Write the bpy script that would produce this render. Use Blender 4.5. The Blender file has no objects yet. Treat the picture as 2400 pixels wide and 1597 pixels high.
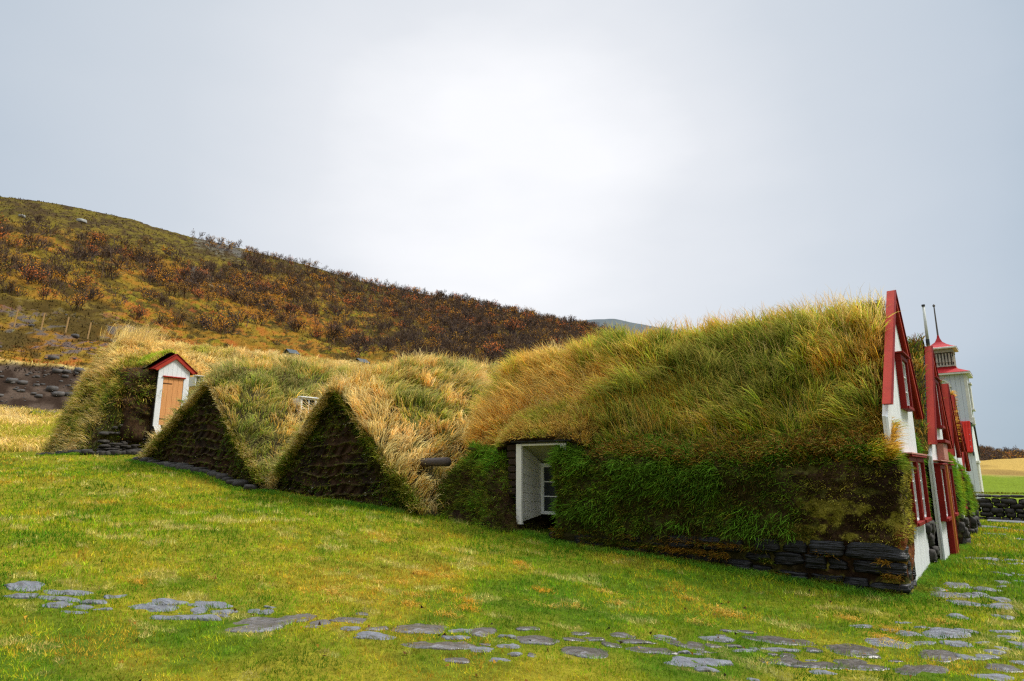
import bpy, math, random
import numpy as np
D = bpy.data; SC = bpy.context.scene; COL = SC.collection
rnd = random.Random(7)
# ------------------------------------------------------------------ camera
HEAD, PITCH = math.radians(38.3), math.radians(11.5)
cam = D.cameras.new('camera'); co = D.objects.new('camera', cam); COL.objects.link(co)
co.location = (0, 0, 1.7); co.rotation_euler = (math.pi/2 + PITCH, 0, HEAD)
cam.sensor_width = 36.0; cam.lens = 36.0*1500/2400; cam.clip_start = .05; cam.clip_end = 6000
SC.camera = co
SC.view_settings.view_transform = 'Standard'; SC.view_settings.look = 'None'
SC.view_settings.exposure = 0.42; SC.view_settings.gamma = 1.0
SC.cycles.use_denoising = False; SC.cycles.filter_width = 1.3; SC.cycles.use_adaptive_sampling = False
SC.cycles.max_bounces = 6; SC.cycles.diffuse_bounces = 3; SC.cycles.sample_clamp_indirect = 4
# ------------------------------------------------------------------ sun + sky
SUN_EL, SUN_AZ = math.radians(50), math.radians(-40)      # azimuth measured from +Y towards -X
sd = np.array([-math.sin(SUN_AZ)*math.cos(SUN_EL), math.cos(SUN_AZ)*math.cos(SUN_EL), math.sin(SUN_EL)])
sl = D.lights.new('sun', 'SUN'); sl.energy = 3.2; sl.angle = math.radians(14); sl.color = (1, .95, .86)
so = D.objects.new('sun', sl); COL.objects.link(so)
from mathutils import Vector
so.rotation_euler = Vector(sd).to_track_quat('Z', 'Y').to_euler(); so.location = (0, 0, 60)
W = D.worlds.new('World'); SC.world = W; W.use_nodes = True
nt = W.node_tree; nt.nodes.clear()
def wn(t, **k):
    n = nt.nodes.new(t)
    for a, b in k.items(): setattr(n, a, b)
    return n
def wramp(pts, ease='LINEAR'):
    n = nt.nodes.new('ShaderNodeValToRGB'); cr = n.color_ramp; cr.interpolation = ease
    while len(cr.elements) < len(pts): cr.elements.new(.5)
    for e, (p, c) in zip(cr.elements, pts): e.position = p; e.color = (*c, 1)
    return n
wout = wn('ShaderNodeOutputWorld'); bg = wn('ShaderNodeBackground'); nt.links.new(bg.outputs[0], wout.inputs[0])
sky = wn('ShaderNodeTexSky', sky_type='NISHITA', sun_disc=False, sun_elevation=SUN_EL, sun_rotation=-SUN_AZ)
skys = wn('ShaderNodeVectorMath', operation='SCALE'); skys.inputs['Scale'].default_value = .07
nt.links.new(sky.outputs[0], skys.inputs[0])
tc = wn('ShaderNodeTexCoord')
dot = wn('ShaderNodeVectorMath', operation='DOT_PRODUCT')
br_az, br_el = math.radians(40), math.radians(25)          # the thin, bright part of the cloud cover
dot.inputs[1].default_value = (-math.sin(br_az)*math.cos(br_el), math.cos(br_az)*math.cos(br_el), math.sin(br_el))
nt.links.new(tc.outputs['Generated'], dot.inputs[0])
mp = wn('ShaderNodeMapping'); mp.inputs['Scale'].default_value = (1.0, 1.0, 2.6)
nz = wn('ShaderNodeTexNoise'); nz.inputs['Scale'].default_value = 1.6; nz.inputs['Detail'].default_value = 5; nz.inputs['Roughness'].default_value = .5
nt.links.new(tc.outputs['Generated'], mp.inputs[0]); nt.links.new(mp.outputs[0], nz.inputs['Vector'])
madd = wn('ShaderNodeMath', operation='MULTIPLY_ADD'); madd.inputs[1].default_value = .11
nt.links.new(nz.outputs['Fac'], madd.inputs[0]); nt.links.new(dot.outputs['Value'], madd.inputs[2])
clouds = wramp([(.0, (.42, .44, .47)), (.35, (.40, .44, .48)), (.70, (.275, .355, .43)), (.80, (.42, .475, .54)), (.90, (.51, .55, .60)), (.965, (.63, .65, .685)), (1.0, (.77, .775, .795))])
msub = wn('ShaderNodeMath', operation='SUBTRACT'); msub.inputs[1].default_value = .055
nt.links.new(madd.outputs[0], msub.inputs[0]); nt.links.new(msub.outputs[0], clouds.inputs[0])
mix = wn('ShaderNodeMix', data_type='RGBA'); mix.inputs['Factor'].default_value = .93
nt.links.new(skys.outputs[0], mix.inputs['A']); nt.links.new(clouds.outputs[0], mix.inputs['B'])
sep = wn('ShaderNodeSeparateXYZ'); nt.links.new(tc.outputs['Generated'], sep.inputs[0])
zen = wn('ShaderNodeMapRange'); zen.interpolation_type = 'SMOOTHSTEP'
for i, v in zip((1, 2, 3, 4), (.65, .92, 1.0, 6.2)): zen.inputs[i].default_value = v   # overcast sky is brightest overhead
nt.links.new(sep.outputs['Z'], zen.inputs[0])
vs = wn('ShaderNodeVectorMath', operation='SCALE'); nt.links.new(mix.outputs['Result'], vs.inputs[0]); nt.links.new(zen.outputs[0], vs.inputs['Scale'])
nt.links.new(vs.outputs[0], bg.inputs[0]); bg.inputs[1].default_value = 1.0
# ------------------------------------------------------------------ helpers
def lin(r, g, b, k=1.0):
    f = lambda c: ((c/255)/12.92 if c/255 <= .04045 else ((c/255+.055)/1.055)**2.4)
    return np.array([f(r)*k, f(g)*k, f(b)*k])
def hsh(ix, iy, iz, s):
    h = (ix*374761393 + iy*668265263 + iz*2147483647 + s*974634777) & 0xFFFFFFFF
    h = ((h ^ (h >> 13))*1274126177) & 0xFFFFFFFF
    h = (h ^ (h >> 16)) & 0xFFFFFFFF
    return (h & 0xFFFFFF)/float(0xFFFFFF)
def vnoise(P, s=0):
    P = np.asarray(P, float); i = np.floor(P).astype(np.int64); f = P-i; f = f*f*(3-2*f)
    r = 0
    for dx in (0, 1):
        wx = f[:, 0] if dx else 1-f[:, 0]
        for dy in (0, 1):
            wy = f[:, 1] if dy else 1-f[:, 1]
            for dz in (0, 1):
                wz = f[:, 2] if dz else 1-f[:, 2]
                r = r+wx*wy*wz*hsh(i[:, 0]+dx, i[:, 1]+dy, i[:, 2]+dz, s)
    return r
def fbm(P, sc=1., o=4, s=0, g=.5):
    P = np.asarray(P, float)*sc; a = 1.; t = 0.; r = 0.
    for k in range(o):
        r = r+a*vnoise(P, s+k*17); t += a; a *= g; P = P*2.03+11.7
    return r/t
def sstep(x, a, b): t = np.clip((x-a)/(b-a), 0, 1); return t*t*(3-2*t)
def norm(v): return v/np.maximum(np.linalg.norm(v, axis=-1, keepdims=True), 1e-9)
def mixc(a, b, t): t = np.asarray(t)[:, None]; return a*(1-t)+b*t
from mathutils import Matrix
def attach(o, parent):
    if parent is None: return o
    o.parent = parent
    if parent.type == 'EMPTY': o.matrix_parent_inverse = Matrix.Translation(-parent.location)
    return o
def mesh_np(name, V, loops, starts, mat, parent=None, colors=None, smooth=False):
    me = D.meshes.new(name); V = np.ascontiguousarray(V, dtype=np.float32)
    me.vertices.add(len(V)); me.vertices.foreach_set('co', V.ravel())
    me.loops.add(len(loops)); me.loops.foreach_set('vertex_index', np.asarray(loops, dtype=np.int32))
    me.polygons.add(len(starts)); me.polygons.foreach_set('loop_start', np.asarray(starts, dtype=np.int32))
    if smooth: me.polygons.foreach_set('use_smooth', np.ones(len(starts), dtype=bool))
    if colors is not None:
        ca = me.attributes.new('Col', 'FLOAT_COLOR', 'POINT')
        c4 = np.ones((len(V), 4), dtype=np.float32); c4[:, :3] = colors; ca.data.foreach_set('color', c4.ravel())
    me.update(calc_edges=True); me.validate()
    me.materials.append(mat)
    o = D.objects.new(name, me); COL.objects.link(o)
    return attach(o, parent)
def grid_faces(nu, nv, off=0):
    i, j = np.meshgrid(np.arange(nu-1), np.arange(nv-1), indexing='ij'); a = (i*nv+j).ravel()+off
    return np.stack([a, a+nv, a+nv+1, a+1], 1)
def quads(name, V, F, mat, parent=None, colors=None, smooth=True):
    return mesh_np(name, V, F.ravel(), np.arange(len(F))*4, mat, parent, colors, smooth)
def tag(o, label=None, cat=None, group=None, kind=None):
    if label: o['label'] = label
    if cat: o['category'] = cat
    if group: o['group'] = group
    if kind: o['kind'] = kind
    return o
def thing(name, label, cat, loc=(0, 0, 0), group=None):
    o = D.objects.new(name, None); COL.objects.link(o); o.empty_display_size = .2
    o.location = loc; tag(o, label, cat, group); return o
# ------------------------------------------------------------------ materials
def mat(name, col=None, rough=.8, spec=.3, attr=False, trans=0., nscale=6., namt=.25, bump=0., bscale=30., stretch=(1, 1, 1), nlo=None, metal=0):
    m = D.materials.new(name); m.use_nodes = True; t = m.node_tree; N = t.nodes; L = t.links; b = N['Principled BSDF']
    b.inputs['Roughness'].default_value = rough; b.inputs['Specular IOR Level'].default_value = spec; b.inputs['Metallic'].default_value = metal
    tcn = N.new('ShaderNodeTexCoord'); mpn = N.new('ShaderNodeMapping'); mpn.inputs['Scale'].default_value = stretch
    L.new(tcn.outputs['Object'], mpn.inputs[0])
    if attr: a = N.new('ShaderNodeAttribute'); a.attribute_name = 'Col'; src = a.outputs['Color']
    else:
        rg = N.new('ShaderNodeRGB'); rg.outputs[0].default_value = (*col, 1); src = rg.outputs[0]
    if namt > 0:
        n = N.new('ShaderNodeTexNoise'); n.inputs['Scale'].default_value = nscale; n.inputs['Detail'].default_value = 6; n.inputs['Roughness'].default_value = .65
        L.new(mpn.outputs[0], n.inputs['Vector'])
        mr = N.new('ShaderNodeMapRange'); mr.inputs[1].default_value = .3; mr.inputs[2].default_value = .7; mr.inputs[3].default_value = 1-namt; mr.inputs[4].default_value = 1+namt*.7
        L.new(n.outputs['Fac'], mr.inputs[0])
        sc = N.new('ShaderNodeVectorMath'); sc.operation = 'SCALE'; L.new(src, sc.inputs[0]); L.new(mr.outputs[0], sc.inputs['Scale']); src = sc.outputs[0]
    if nlo is not None:   # worn patches showing another colour
        n2 = N.new('ShaderNodeTexNoise'); n2.inputs['Scale'].default_value = nlo[1]; n2.inputs['Detail'].default_value = 8; n2.inputs['Roughness'].default_value = .7
        L.new(mpn.outputs[0], n2.inputs['Vector'])
        r2 = N.new('ShaderNodeMapRange'); r2.inputs[1].default_value = nlo[2]; r2.inputs[2].default_value = nlo[2]+.08; L.new(n2.outputs['Fac'], r2.inputs[0])
        mx = N.new('ShaderNodeMix'); mx.data_type = 'RGBA'; L.new(r2.outputs[0], mx.inputs['Factor']); L.new(src, mx.inputs['A']); mx.inputs['B'].default_value = (*nlo[0], 1); src = mx.outputs['Result']
    L.new(src, b.inputs['Base Color'])
    if bump > 0:
        n3 = N.new('ShaderNodeTexNoise'); n3.inputs['Scale'].default_value = bscale; n3.inputs['Detail'].default_value = 6; L.new(mpn.outputs[0], n3.inputs['Vector'])
        bp = N.new('ShaderNodeBump'); bp.inputs['Strength'].default_value = 1.; bp.inputs['Distance'].default_value = bump; L.new(n3.outputs['Fac'], bp.inputs['Height']); L.new(bp.outputs[0], b.inputs['Normal'])
    if trans > 0:
        tr = N.new('ShaderNodeBsdfTranslucent'); L.new(src, tr.inputs[0]); ms = N.new('ShaderNodeMixShader'); ms.inputs[0].default_value = trans
        L.new(b.outputs[0], ms.inputs[1]); L.new(tr.outputs[0], ms.inputs[2]); L.new(ms.outputs[0], N['Material Output'].inputs[0])
    return m
M_grass = mat('grass_blade', attr=True, rough=.8, spec=.06, trans=.35, namt=0)
M_twig = mat('twig', attr=True, rough=.85, spec=.1, namt=0)
M_leaf = mat('autumn_leaf', attr=True, rough=.7, spec=.15, trans=.3, namt=0)
M_ground = mat('ground_soil', attr=True, rough=.95, spec=.03, nscale=9, namt=.45, bump=.03, bscale=25)
M_turf = mat('turf_soil', attr=True, rough=.95, spec=.12, nscale=22, namt=.55, bump=.035, bscale=38)
M_slate = mat('wet_slate', (.006, .0055, .006), rough=.5, spec=.3, nscale=3, namt=.5, bump=.03, bscale=6, stretch=(1, 1, 9), nlo=((.07, .055, .04), 2.0, .63))
M_stone = mat('field_stone', (.035, .030, .025), rough=.8, spec=.3, nscale=7, namt=.6, bump=.02, bscale=16, nlo=((.13, .12, .09), 6, .6))
M_flag = mat('flagstone', (.12, .12, .13), rough=.38, spec=.55, nscale=10, namt=.6, bump=.035, bscale=9, stretch=(1, 3, 1), nlo=((.04, .03, .022), 5, .53))
M_white = mat('white_painted_board', (.70, .715, .72), rough=.6, spec=.25, nscale=5, namt=.12, bump=.003, bscale=60, stretch=(1, 1, .12), nlo=((.40, .39, .35), 9, .70))
M_whitew = mat('weathered_white_board', (.62, .60, .555), rough=.65, spec=.3, nscale=4, namt=.12, bump=.003, bscale=50, stretch=(1, .3, 1), nlo=((.22, .19, .15), 7, .66))
M_red = mat('red_painted_board', (.36, .036, .020), rough=.65, spec=.12, nscale=5, namt=.18, bump=.002, bscale=60)
M_dred = mat('deep_red_painted_wood', (.19, .010, .007), rough=.6, spec=.12, nscale=5, namt=.2)
M_pink = mat('faded_pink_board', (.42, .17, .13), rough=.6, spec=.3, nscale=6, namt=.15)
M_ochre = mat('ochre_stained_wood', (.48, .17, .03), rough=.55, spec=.3, nscale=5, namt=.2, stretch=(6, 6, .5))
M_door = mat('pale_door_boards', (.62, .285, .10), rough=.6, spec=.25, nscale=6, namt=.16, stretch=(5, 5, .4))
M_groove = mat('dark_groove', (.10, .05, .025), rough=.9, spec=.1, namt=.1)
M_glass = mat('dark_window_glass', (.015, .02, .025), rough=.06, spec=.7, namt=0)
M_curtain = mat('grey_curtain', (.30, .31, .33), rough=.9, spec=.1, namt=.1)
M_iron = mat('black_iron', (.02, .02, .02), rough=.5, spec=.4, namt=.1)
M_lead = mat('grey_metal_sheet', (.035, .045, .05), rough=.6, spec=.3, nscale=8, namt=.3)
M_wood = mat('weathered_log_wood', (.075, .055, .045), rough=.75, spec=.3, nscale=5, namt=.4, bump=.01, bscale=30, stretch=(.3, 4, 4))
M_post = mat('new_wood_post', (.34, .21, .08), rough=.7, spec=.2, nscale=10, namt=.2)
M_grey = mat('grey_blue_board', (.52, .55, .59), rough=.6, spec=.3, nscale=4, namt=.12, stretch=(1, 1, .1))
M_cream = mat('cream_trim', (.62, .60, .52), rough=.6, spec=.3, nscale=6, namt=.15)
M_redtin = mat('bright_red_corrugated_tin', (.50, .025, .012), rough=.65, spec=.1, nscale=3, namt=.12)
M_balus = mat('weathered_balustrade', (.36, .33, .27), rough=.8, spec=.2, nscale=8, namt=.35)
M_far = mat('far_mountain', (.10, .115, .12), rough=1, spec=0, nscale=.004, namt=.3)
M_gravel = mat('road_gravel', (.12, .12, .125), rough=.9, spec=.2, nscale=5, namt=.4, bump=.01, bscale=60)
# ------------------------------------------------------------------ box / tube mesh builder
class MB:
    def __init__(s): s.V = []; s.F = []
    def poly8(s, P):      # 8 corners: bottom 0-3, top 4-7
        b = len(s.V); s.V += [tuple(map(float, p)) for p in P]
        s.F += [tuple(b+i for i in f) for f in ((3, 2, 1, 0), (4, 5, 6, 7), (0, 1, 5, 4), (1, 2, 6, 5), (2, 3, 7, 6), (3, 0, 4, 7))]
    def box(s, x0, x1, y0, y1, z0, z1):
        s.poly8([(x0, y0, z0), (x1, y0, z0), (x1, y1, z0), (x0, y1, z0), (x0, y0, z1), (x1, y0, z1), (x1, y1, z1), (x0, y1, z1)])
    def beam(s, a, b, u, v):  # box along a->b with half extents vectors u, v
        a, b, u, v = map(np.array, (a, b, u, v)); s.poly8([a-u-v, a+u-v, a+u+v, a-u+v, b-u-v, b+u-v, b+u+v, b-u+v])
    def prism(s, pts, ax, d):  # polygon extruded by d along axis vector
        pts = [np.array(p, float) for p in pts]; d = np.array(ax, float)*d; b = len(s.V); n = len(pts)
        s.V += [tuple(p) for p in pts]+[tuple(p+d) for p in pts]
        s.F += [tuple(range(b+n-1, b-1, -1)), tuple(range(b+n, b+2*n))]+[(b+i, b+(i+1) % n, b+n+(i+1) % n, b+n+i) for i in range(n)]
    def tube(s, a, b, r0, r1, n=10, caps=True):
        a, b = np.array(a, float), np.array(b, float); d = norm(b-a); t = np.array([0, 0, 1.]) if abs(d[2]) < .9 else np.array([1., 0, 0])
        u = norm(np.cross(d, t)); v = np.cross(d, u); k = len(s.V)
        for c, r in ((a, r0), (b, r1)):
            s.V += [tuple(c+r*(u*math.cos(2*math.pi*i/n)+v*math.sin(2*math.pi*i/n))) for i in range(n)]
        s.F += [(k+i, k+(i+1) % n, k+n+(i+1) % n, k+n+i) for i in range(n)]
        if caps: s.F += [tuple(range(k+n-1, k-1, -1)), tuple(range(k+n, k+2*n))]
    def build(s, name, m, parent=None, bevel=0., smooth=False):
        me = D.meshes.new(name); me.from_pydata(s.V, [], s.F); me.update(); me.materials.append(m)
        import bmesh
        bm = bmesh.new(); bm.from_mesh(me); bmesh.ops.recalc_face_normals(bm, faces=bm.faces)
        if bevel > 0: bmesh.ops.bevel(bm, geom=bm.edges[:], offset=bevel, segments=1, affect='EDGES', clamp_overlap=True)
        bm.to_mesh(me); bm.free()
        if smooth: me.polygons.foreach_set('use_smooth', [True]*len(me.polygons))
        o = D.objects.new(name, me); COL.objects.link(o)
        return attach(o, parent)
# ------------------------------------------------------------------ terrain
def lawn(x, y):
    x = np.asarray(x, float); y = np.asarray(y, float)
    z = np.interp(x, [-60, -42, -30, -24.5, -23, -18, -15.5, -10.3, -7, -1.4, 4, 60], [2.5, 2.4, 2.25, 2.35, 2.05, 1.65, 1.2, .88, .45, .05, -.05, -.3])*np.clip(.75+.025*y, .6, 1.)
    z = z+np.interp(y, [8, 12, 16, 20, 27, 40, 80], [0, .1, .18, .2, .08, .3, .2])*np.clip((x+6)/4, 0, 1)
    return z+np.clip(y-10, 0, 30)*.02*np.clip((-x-4)/4, 0, 1)
T_crest = [(-40, .02), (-11.35, .0036), (-6.19, .0086), (.08, .018), (2.56, .027), (4.84, .0479), (16.37, .1242), (26.77, .1983), (30.52, .2199), (33.45, .233), (37.44, .2479), (41.45, .261), (45.42, .2749), (51.33, .2909), (53.27, .2982), (57.05, .3129), (60.7, .3231), (64.15, .3317), (66.44, .3355), (68.98, .3426), (70.63, .348), (73.57, .3486), (76.32, .3483), (78.85, .3417), (85.31, .3171), (88.86, .2954), (110, .2), (140, .05)]
T_base = [(-40, -.016), (-7.83, -.016), (.33, -.0172), (5.2, -.0087), (27.11, .0467), (40.95, .0672), (60.07, .087), (69.23, .0804), (74.49, .0714), (76.9, .0707), (83.28, .0687), (140, .03)]
T_top = [(-40, -.0094), (-7.89, -.0094), (.26, -.0072), (5.15, -.0007), (27.08, .0595), (40.97, .0936), (60.23, .1242), (69.53, .1319), (72.83, .1316), (77.33, .1294), (83.7, .1203), (140, .04)]
T_fen = [(-40, .0016), (-7.98, .0016), (.16, .0059), (5.1, .0073), (27.03, .0789), (40.98, .1203), (60.34, .1493), (66.74, .1567), (71.66, .1604), (75.12, .1637), (77.59, .1658), (83.97, .1536), (140, .045)]
def T(tab, az): return np.interp(az, [a for a, _ in tab], [b for _, b in tab])
def crest_r(az): return np.interp(az, [-20, 2, 10, 30, 50, 70, 90], [430, 420, 360, 265, 225, 185, 180])
def terrain(x, y, detail=True):
    x = np.asarray(x, float); y = np.asarray(y, float)
    r = np.hypot(x, y); az = np.degrees(np.arctan2(-x, y)); az = np.where(az < -100, az+360, az)
    zl = lawn(x, y); ra = np.minimum(r, 38)/np.maximum(r, 1e-6); z38 = lawn(x*ra, y*ra)
    rc = crest_r(az)
    R = [np.full_like(r, 38), np.full_like(r, 56), np.full_like(r, 62.5), np.full_like(r, 76), rc*.55+76*.45, rc, rc*1.25, rc*2.2, rc*6]
    eb, et, ef, ec = T(T_base, az), T(T_top, az), T(T_fen, az), T(T_crest, az)
    zc = 1.7+ec*rc; zf = 1.7+ef*76
    Z = [z38, 1.7+eb*56, 1.7+et*62.5, zf, zf+(zc-zf)*np.interp(az, [8, 18], [.14, .52]), zc, zc-1.5, zc*.55, zc*.1]
    z = zl.copy()
    for k in range(len(R)-1):
        m = (r >= R[k]) & (r < R[k+1]+(1e9 if k == len(R)-2 else 0)); t = np.clip((r-R[k])/(R[k+1]-R[k]), 0, 1)
        z = np.where(m, Z[k]+(Z[k+1]-Z[k])*t, z)
    if detail:
        P = np.stack([x, y, np.zeros_like(x)], 1)
        hill = sstep(r, 60, 90)*(1-sstep(r, rc*.93, rc*1.0)*.7)
        z = z+hill*((fbm(P, .045, 3, 5)-.5)*3.2+((fbm(P, .30, 4, 9)-.5)*1.7+(fbm(P, 1.1, 3, 13)-.5)*.9)*np.interp(az, [8, 18], [.2, 1]))
        mid = sstep(r, 42, 55)*(1-sstep(r, 70, 90))
        z = z+mid*((fbm(P, .3, 4, 21)-.5)*.9)
        z = z+(1-sstep(r, 40, 60))*((fbm(P, .8, 3, 31)-.5)*.07+(fbm(P, 5, 3, 33)-.5)*.018)
    return z
def terr_cols(x, y):
    r = np.hypot(x, y); az = np.degrees(np.arctan2(-x, y)); az = np.where(az < -100, az+360, az)
    P = np.stack([x, y, np.zeros_like(x)], 1); n1 = fbm(P, .06, 4, 41); n2 = fbm(P, .25, 4, 43); n3 = fbm(P, 1.3, 3, 47); n4 = fbm(P, .12, 3, 49)
    c = mixc(np.array([.055, .09, .006]), np.array([.17, .145, .012]), sstep(n2*.6+n3*.4, .42, .62))        # lawn soil/thatch
    gold = mixc(np.array([.34, .23, .055]), np.array([.42, .33, .12]), sstep(n3, .4, .6))
    left = sstep(az, 66, 70)
    edge = 40+(n2-.5)*3+np.where(az < 20, 4, 0)
    c = mixc(c, gold, sstep(r, edge, edge+1))
    fieldgreen = np.broadcast_to(np.array([.12, .16, .012]), c.shape)
    right = 1-sstep(az, 6, 12)
    c = mixc(c, fieldgreen, right*sstep(r, 28, 29)*(1-sstep(r, 60+(n2-.5)*6, 64+(n2-.5)*6)))
    gfield = mixc(np.array([.34, .22, .055]), np.array([.20, .125, .035]), sstep(n1*.5+n4*.5, .5, .62))
    c = mixc(c, gfield, right*sstep(r, 60+(n2-.5)*6, 64+(n2-.5)*6))
    soil = mixc(np.array([.028, .017, .011]), np.array([.070, .048, .034]), sstep(n3, .4, .65))
    bank = sstep(r, 53.5+(n2-.5)*4, 55+(n2-.5)*4)*(1-sstep(r, 61.6+(n2-.5)*2, 62.4+(n2-.5)*2))*(1-right)
    c = mixc(c, soil, bank)
    moss = mixc(np.array([.055, .035, .008]), np.array([.17, .115, .012]), sstep(n2*.6+n3*.4, .42, .62))
    moss = mixc(moss, np.array([.17, .155, .008]), sstep(n4, .54, .64)*sstep(n3, .35, .55)*.8)
    red = sstep(n1*.45+n2*.55, .50, .60)*sstep(n3, .25, .6)
    low = 1-sstep(r, crest_r(az)*.72, crest_r(az)*.92)
    moss = mixc(moss, np.array([.26, .085, .012]), red*.5*low)
    moss = mixc(moss, np.array([.30, .045, .02]), sstep(n4*.5+n3*.5, .57, .63)*.4*low)
    dull = mixc(np.array([.045, .028, .012]), np.array([.10, .075, .012]), sstep(n3*.6+n2*.4, .42, .6))
    moss = mixc(moss, dull, (1-low)*.9)
    scr = sstep(fbm(P*np.array([1, 1, 1]), .035, 3, 77)+(n3-.5)*.3, .66, .74)*(az < 66)
    moss = mixc(moss, np.array([.10, .095, .09]), scr*.7)
    terr = sstep(r, 62, 64)
    c = mixc(c, moss, terr*np.where(right > .5, sstep(r, 185, 200), 1))
    rocky = terr*(1-sstep(r, 84, 92))*sstep(n3*.6+n2*.4, .53, .6)*left*sstep(r, 65, 68)
    c = mixc(c, np.array([.07, .062, .06]), rocky*.85)
    return c
azs = np.concatenate([np.linspace(-100, -16, 60), np.linspace(-15.5, 92, 800), np.linspace(93, 259, 90)])
rs = np.concatenate([np.geomspace(.4, 36, 170), np.linspace(36.3, 90, 170), np.geomspace(90.5, 480, 230), np.geomspace(500, 1750, 12)])
A, Rr = np.meshgrid(np.radians(azs), rs, indexing='ij'); gx = (-np.sin(A)*Rr).ravel(); gy = (np.cos(A)*Rr).ravel()
gz = terrain(gx, gy)
ground = quads('ground', np.stack([gx, gy, gz], 1), grid_faces(len(azs), len(rs))[:, ::-1], M_ground, None, terr_cols(gx, gy))
tag(ground, kind='structure')
# far mountain under the clouds
fa = [(60, .19), (46, .200), (38.3, .2198), (34.39, .2263), (32.63, .2327), (30.5, .2352), (29.16, .2357), (27.45, .229), (24.48, .2202), (19.52, .1916), (12, .12), (4, .03)]
fz = np.linspace(60, 4, 120); fR = np.linspace(0, 1, 12)
FA, FT = np.meshgrid(np.radians(fz), fR, indexing='ij'); hh = np.interp(-np.degrees(FA).ravel(), [-a for a, _ in fa], [b for _, b in fa])
rr = 1100+FT.ravel()*600; P0 = np.stack([-np.sin(FA.ravel())*rr, np.cos(FA.ravel())*rr, np.zeros(len(rr))], 1)
P0[:, 2] = FT.ravel()**.8*hh*1700*(1+.05*(fbm(P0, .01, 4, 3)-.5))
fm = quads('hills', P0, grid_faces(120, 12), M_far); tag(fm, kind='structure')
# ------------------------------------------------------------------ grass blades
G = np.random.default_rng(11)
def blades(name, P, N, L, Wd, C, parent=None, lean=(0, 0, 0), up=.7, nw=.6, droop=.5, spread=.28, tipc=None, tris=False, clump=0, cl=.45):
    n = len(P); Z = np.array([0, 0, 1.])
    if clump > 0:      # tussocks: neighbouring blades share a lean, a length and a tint
        Pj = P+np.stack([fbm(P, 1.7/clump*.35, 2, k)-.5 for k in (401, 402, 403)], 1)*clump*1.6; q_ = np.floor(Pj/clump).astype(np.int64); h = [hsh(q_[:, 0], q_[:, 1], q_[:, 2], k) for k in range(5)]
        lean = np.asarray(lean, float)+np.stack([h[0]-.5, h[1]-.5, (h[2]-.5)*.5], 1)*2*cl; L = L*(.55+.85*h[3]); C = C*(.68+.66*h[4])[:, None]*np.stack([1.12-.24*h[1], np.ones(n), np.ones(n)], 1)
    d0 = norm(N*nw+Z*up+np.broadcast_to(np.asarray(lean, float), (n, 3))+G.normal(0, spread, (n, 3)))
    side = norm(np.cross(d0, G.normal(0, 1, (n, 3)))); L = np.broadcast_to(L, n)[:, None]; Wd = np.broadcast_to(Wd, n)[:, None]*.5
    if tris:
        V = np.stack([P-side*Wd, P+side*Wd, P+d0*L], 1).reshape(-1, 3)
        o = mesh_np(name, V, np.arange(3*n), np.arange(n)*3, M_grass, parent, np.repeat(C, 3, 0)); return o
    hz = d0*np.array([1, 1, 0]); dd = norm(hz+1e-4)*.9-Z*.6
    d1 = norm(d0+dd*droop*.55); d2 = norm(d1+dd*droop*1.1)
    p1 = P+d0*L*.45; p2 = p1+d1*L*.32; p3 = p2+d2*L*.26
    V = np.stack([P-side*Wd, P+side*Wd, p1-side*Wd*.9, p1+side*Wd*.9, p2-side*Wd*.65, p2+side*Wd*.65, p3], 1).reshape(-1, 3)
    b = np.arange(n)[:, None]*7
    lp = (b+np.array([[0, 1, 3, 2, 2, 3, 5, 4, 4, 5, 6]])).ravel()
    st = (np.arange(n)[:, None]*11+np.array([[0, 4, 8]])).ravel()
    cc = np.repeat(C[:, None, :], 7, 1)
    if tipc is not None:
        w = np.array([0, 0, .15, .15, .45, .45, .7])[None, :, None]; cc = cc*(1-w)+np.asarray(tipc)[None, None, :]*w
    return mesh_np(name, V, lp, st, M_grass, parent, cc.reshape(-1, 3))
GREEN = np.array([.11, .24, .015]); DGREEN = np.array([.035, .10, .008]); LIME = np.array([.34, .40, .02]); STRAW = np.array([.74, .50, .13])
GOLD = np.array([.64, .33, .03]); BROWN = np.array([.23, .10, .025]); PALE = np.array([.82, .64, .28]); OLIVE = np.array([.14, .13, .012])
def pick(P, cols, sc=.8, s=1, jit=.5, bias=0.):
    """blade colour: walks through the list of colours with a noise field plus per-blade jitter"""
    n = len(P); v = (fbm(P, sc, 3, s)-.5)*2.3+(fbm(P, sc*5, 2, s+500)-.5)*.9+.5+bias+G.normal(0, jit*.28, n)
    v = np.clip(v, 0, .999)*(len(cols)-1); i = v.astype(int); f = (v-i)[:, None]; Cc = np.array(cols)
    c = Cc[i]*(1-f)+Cc[np.minimum(i+1, len(cols)-1)]*f
    return c*np.exp(G.normal(-.04, .30, (n, 1))).clip(.35, 2.1)
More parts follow.
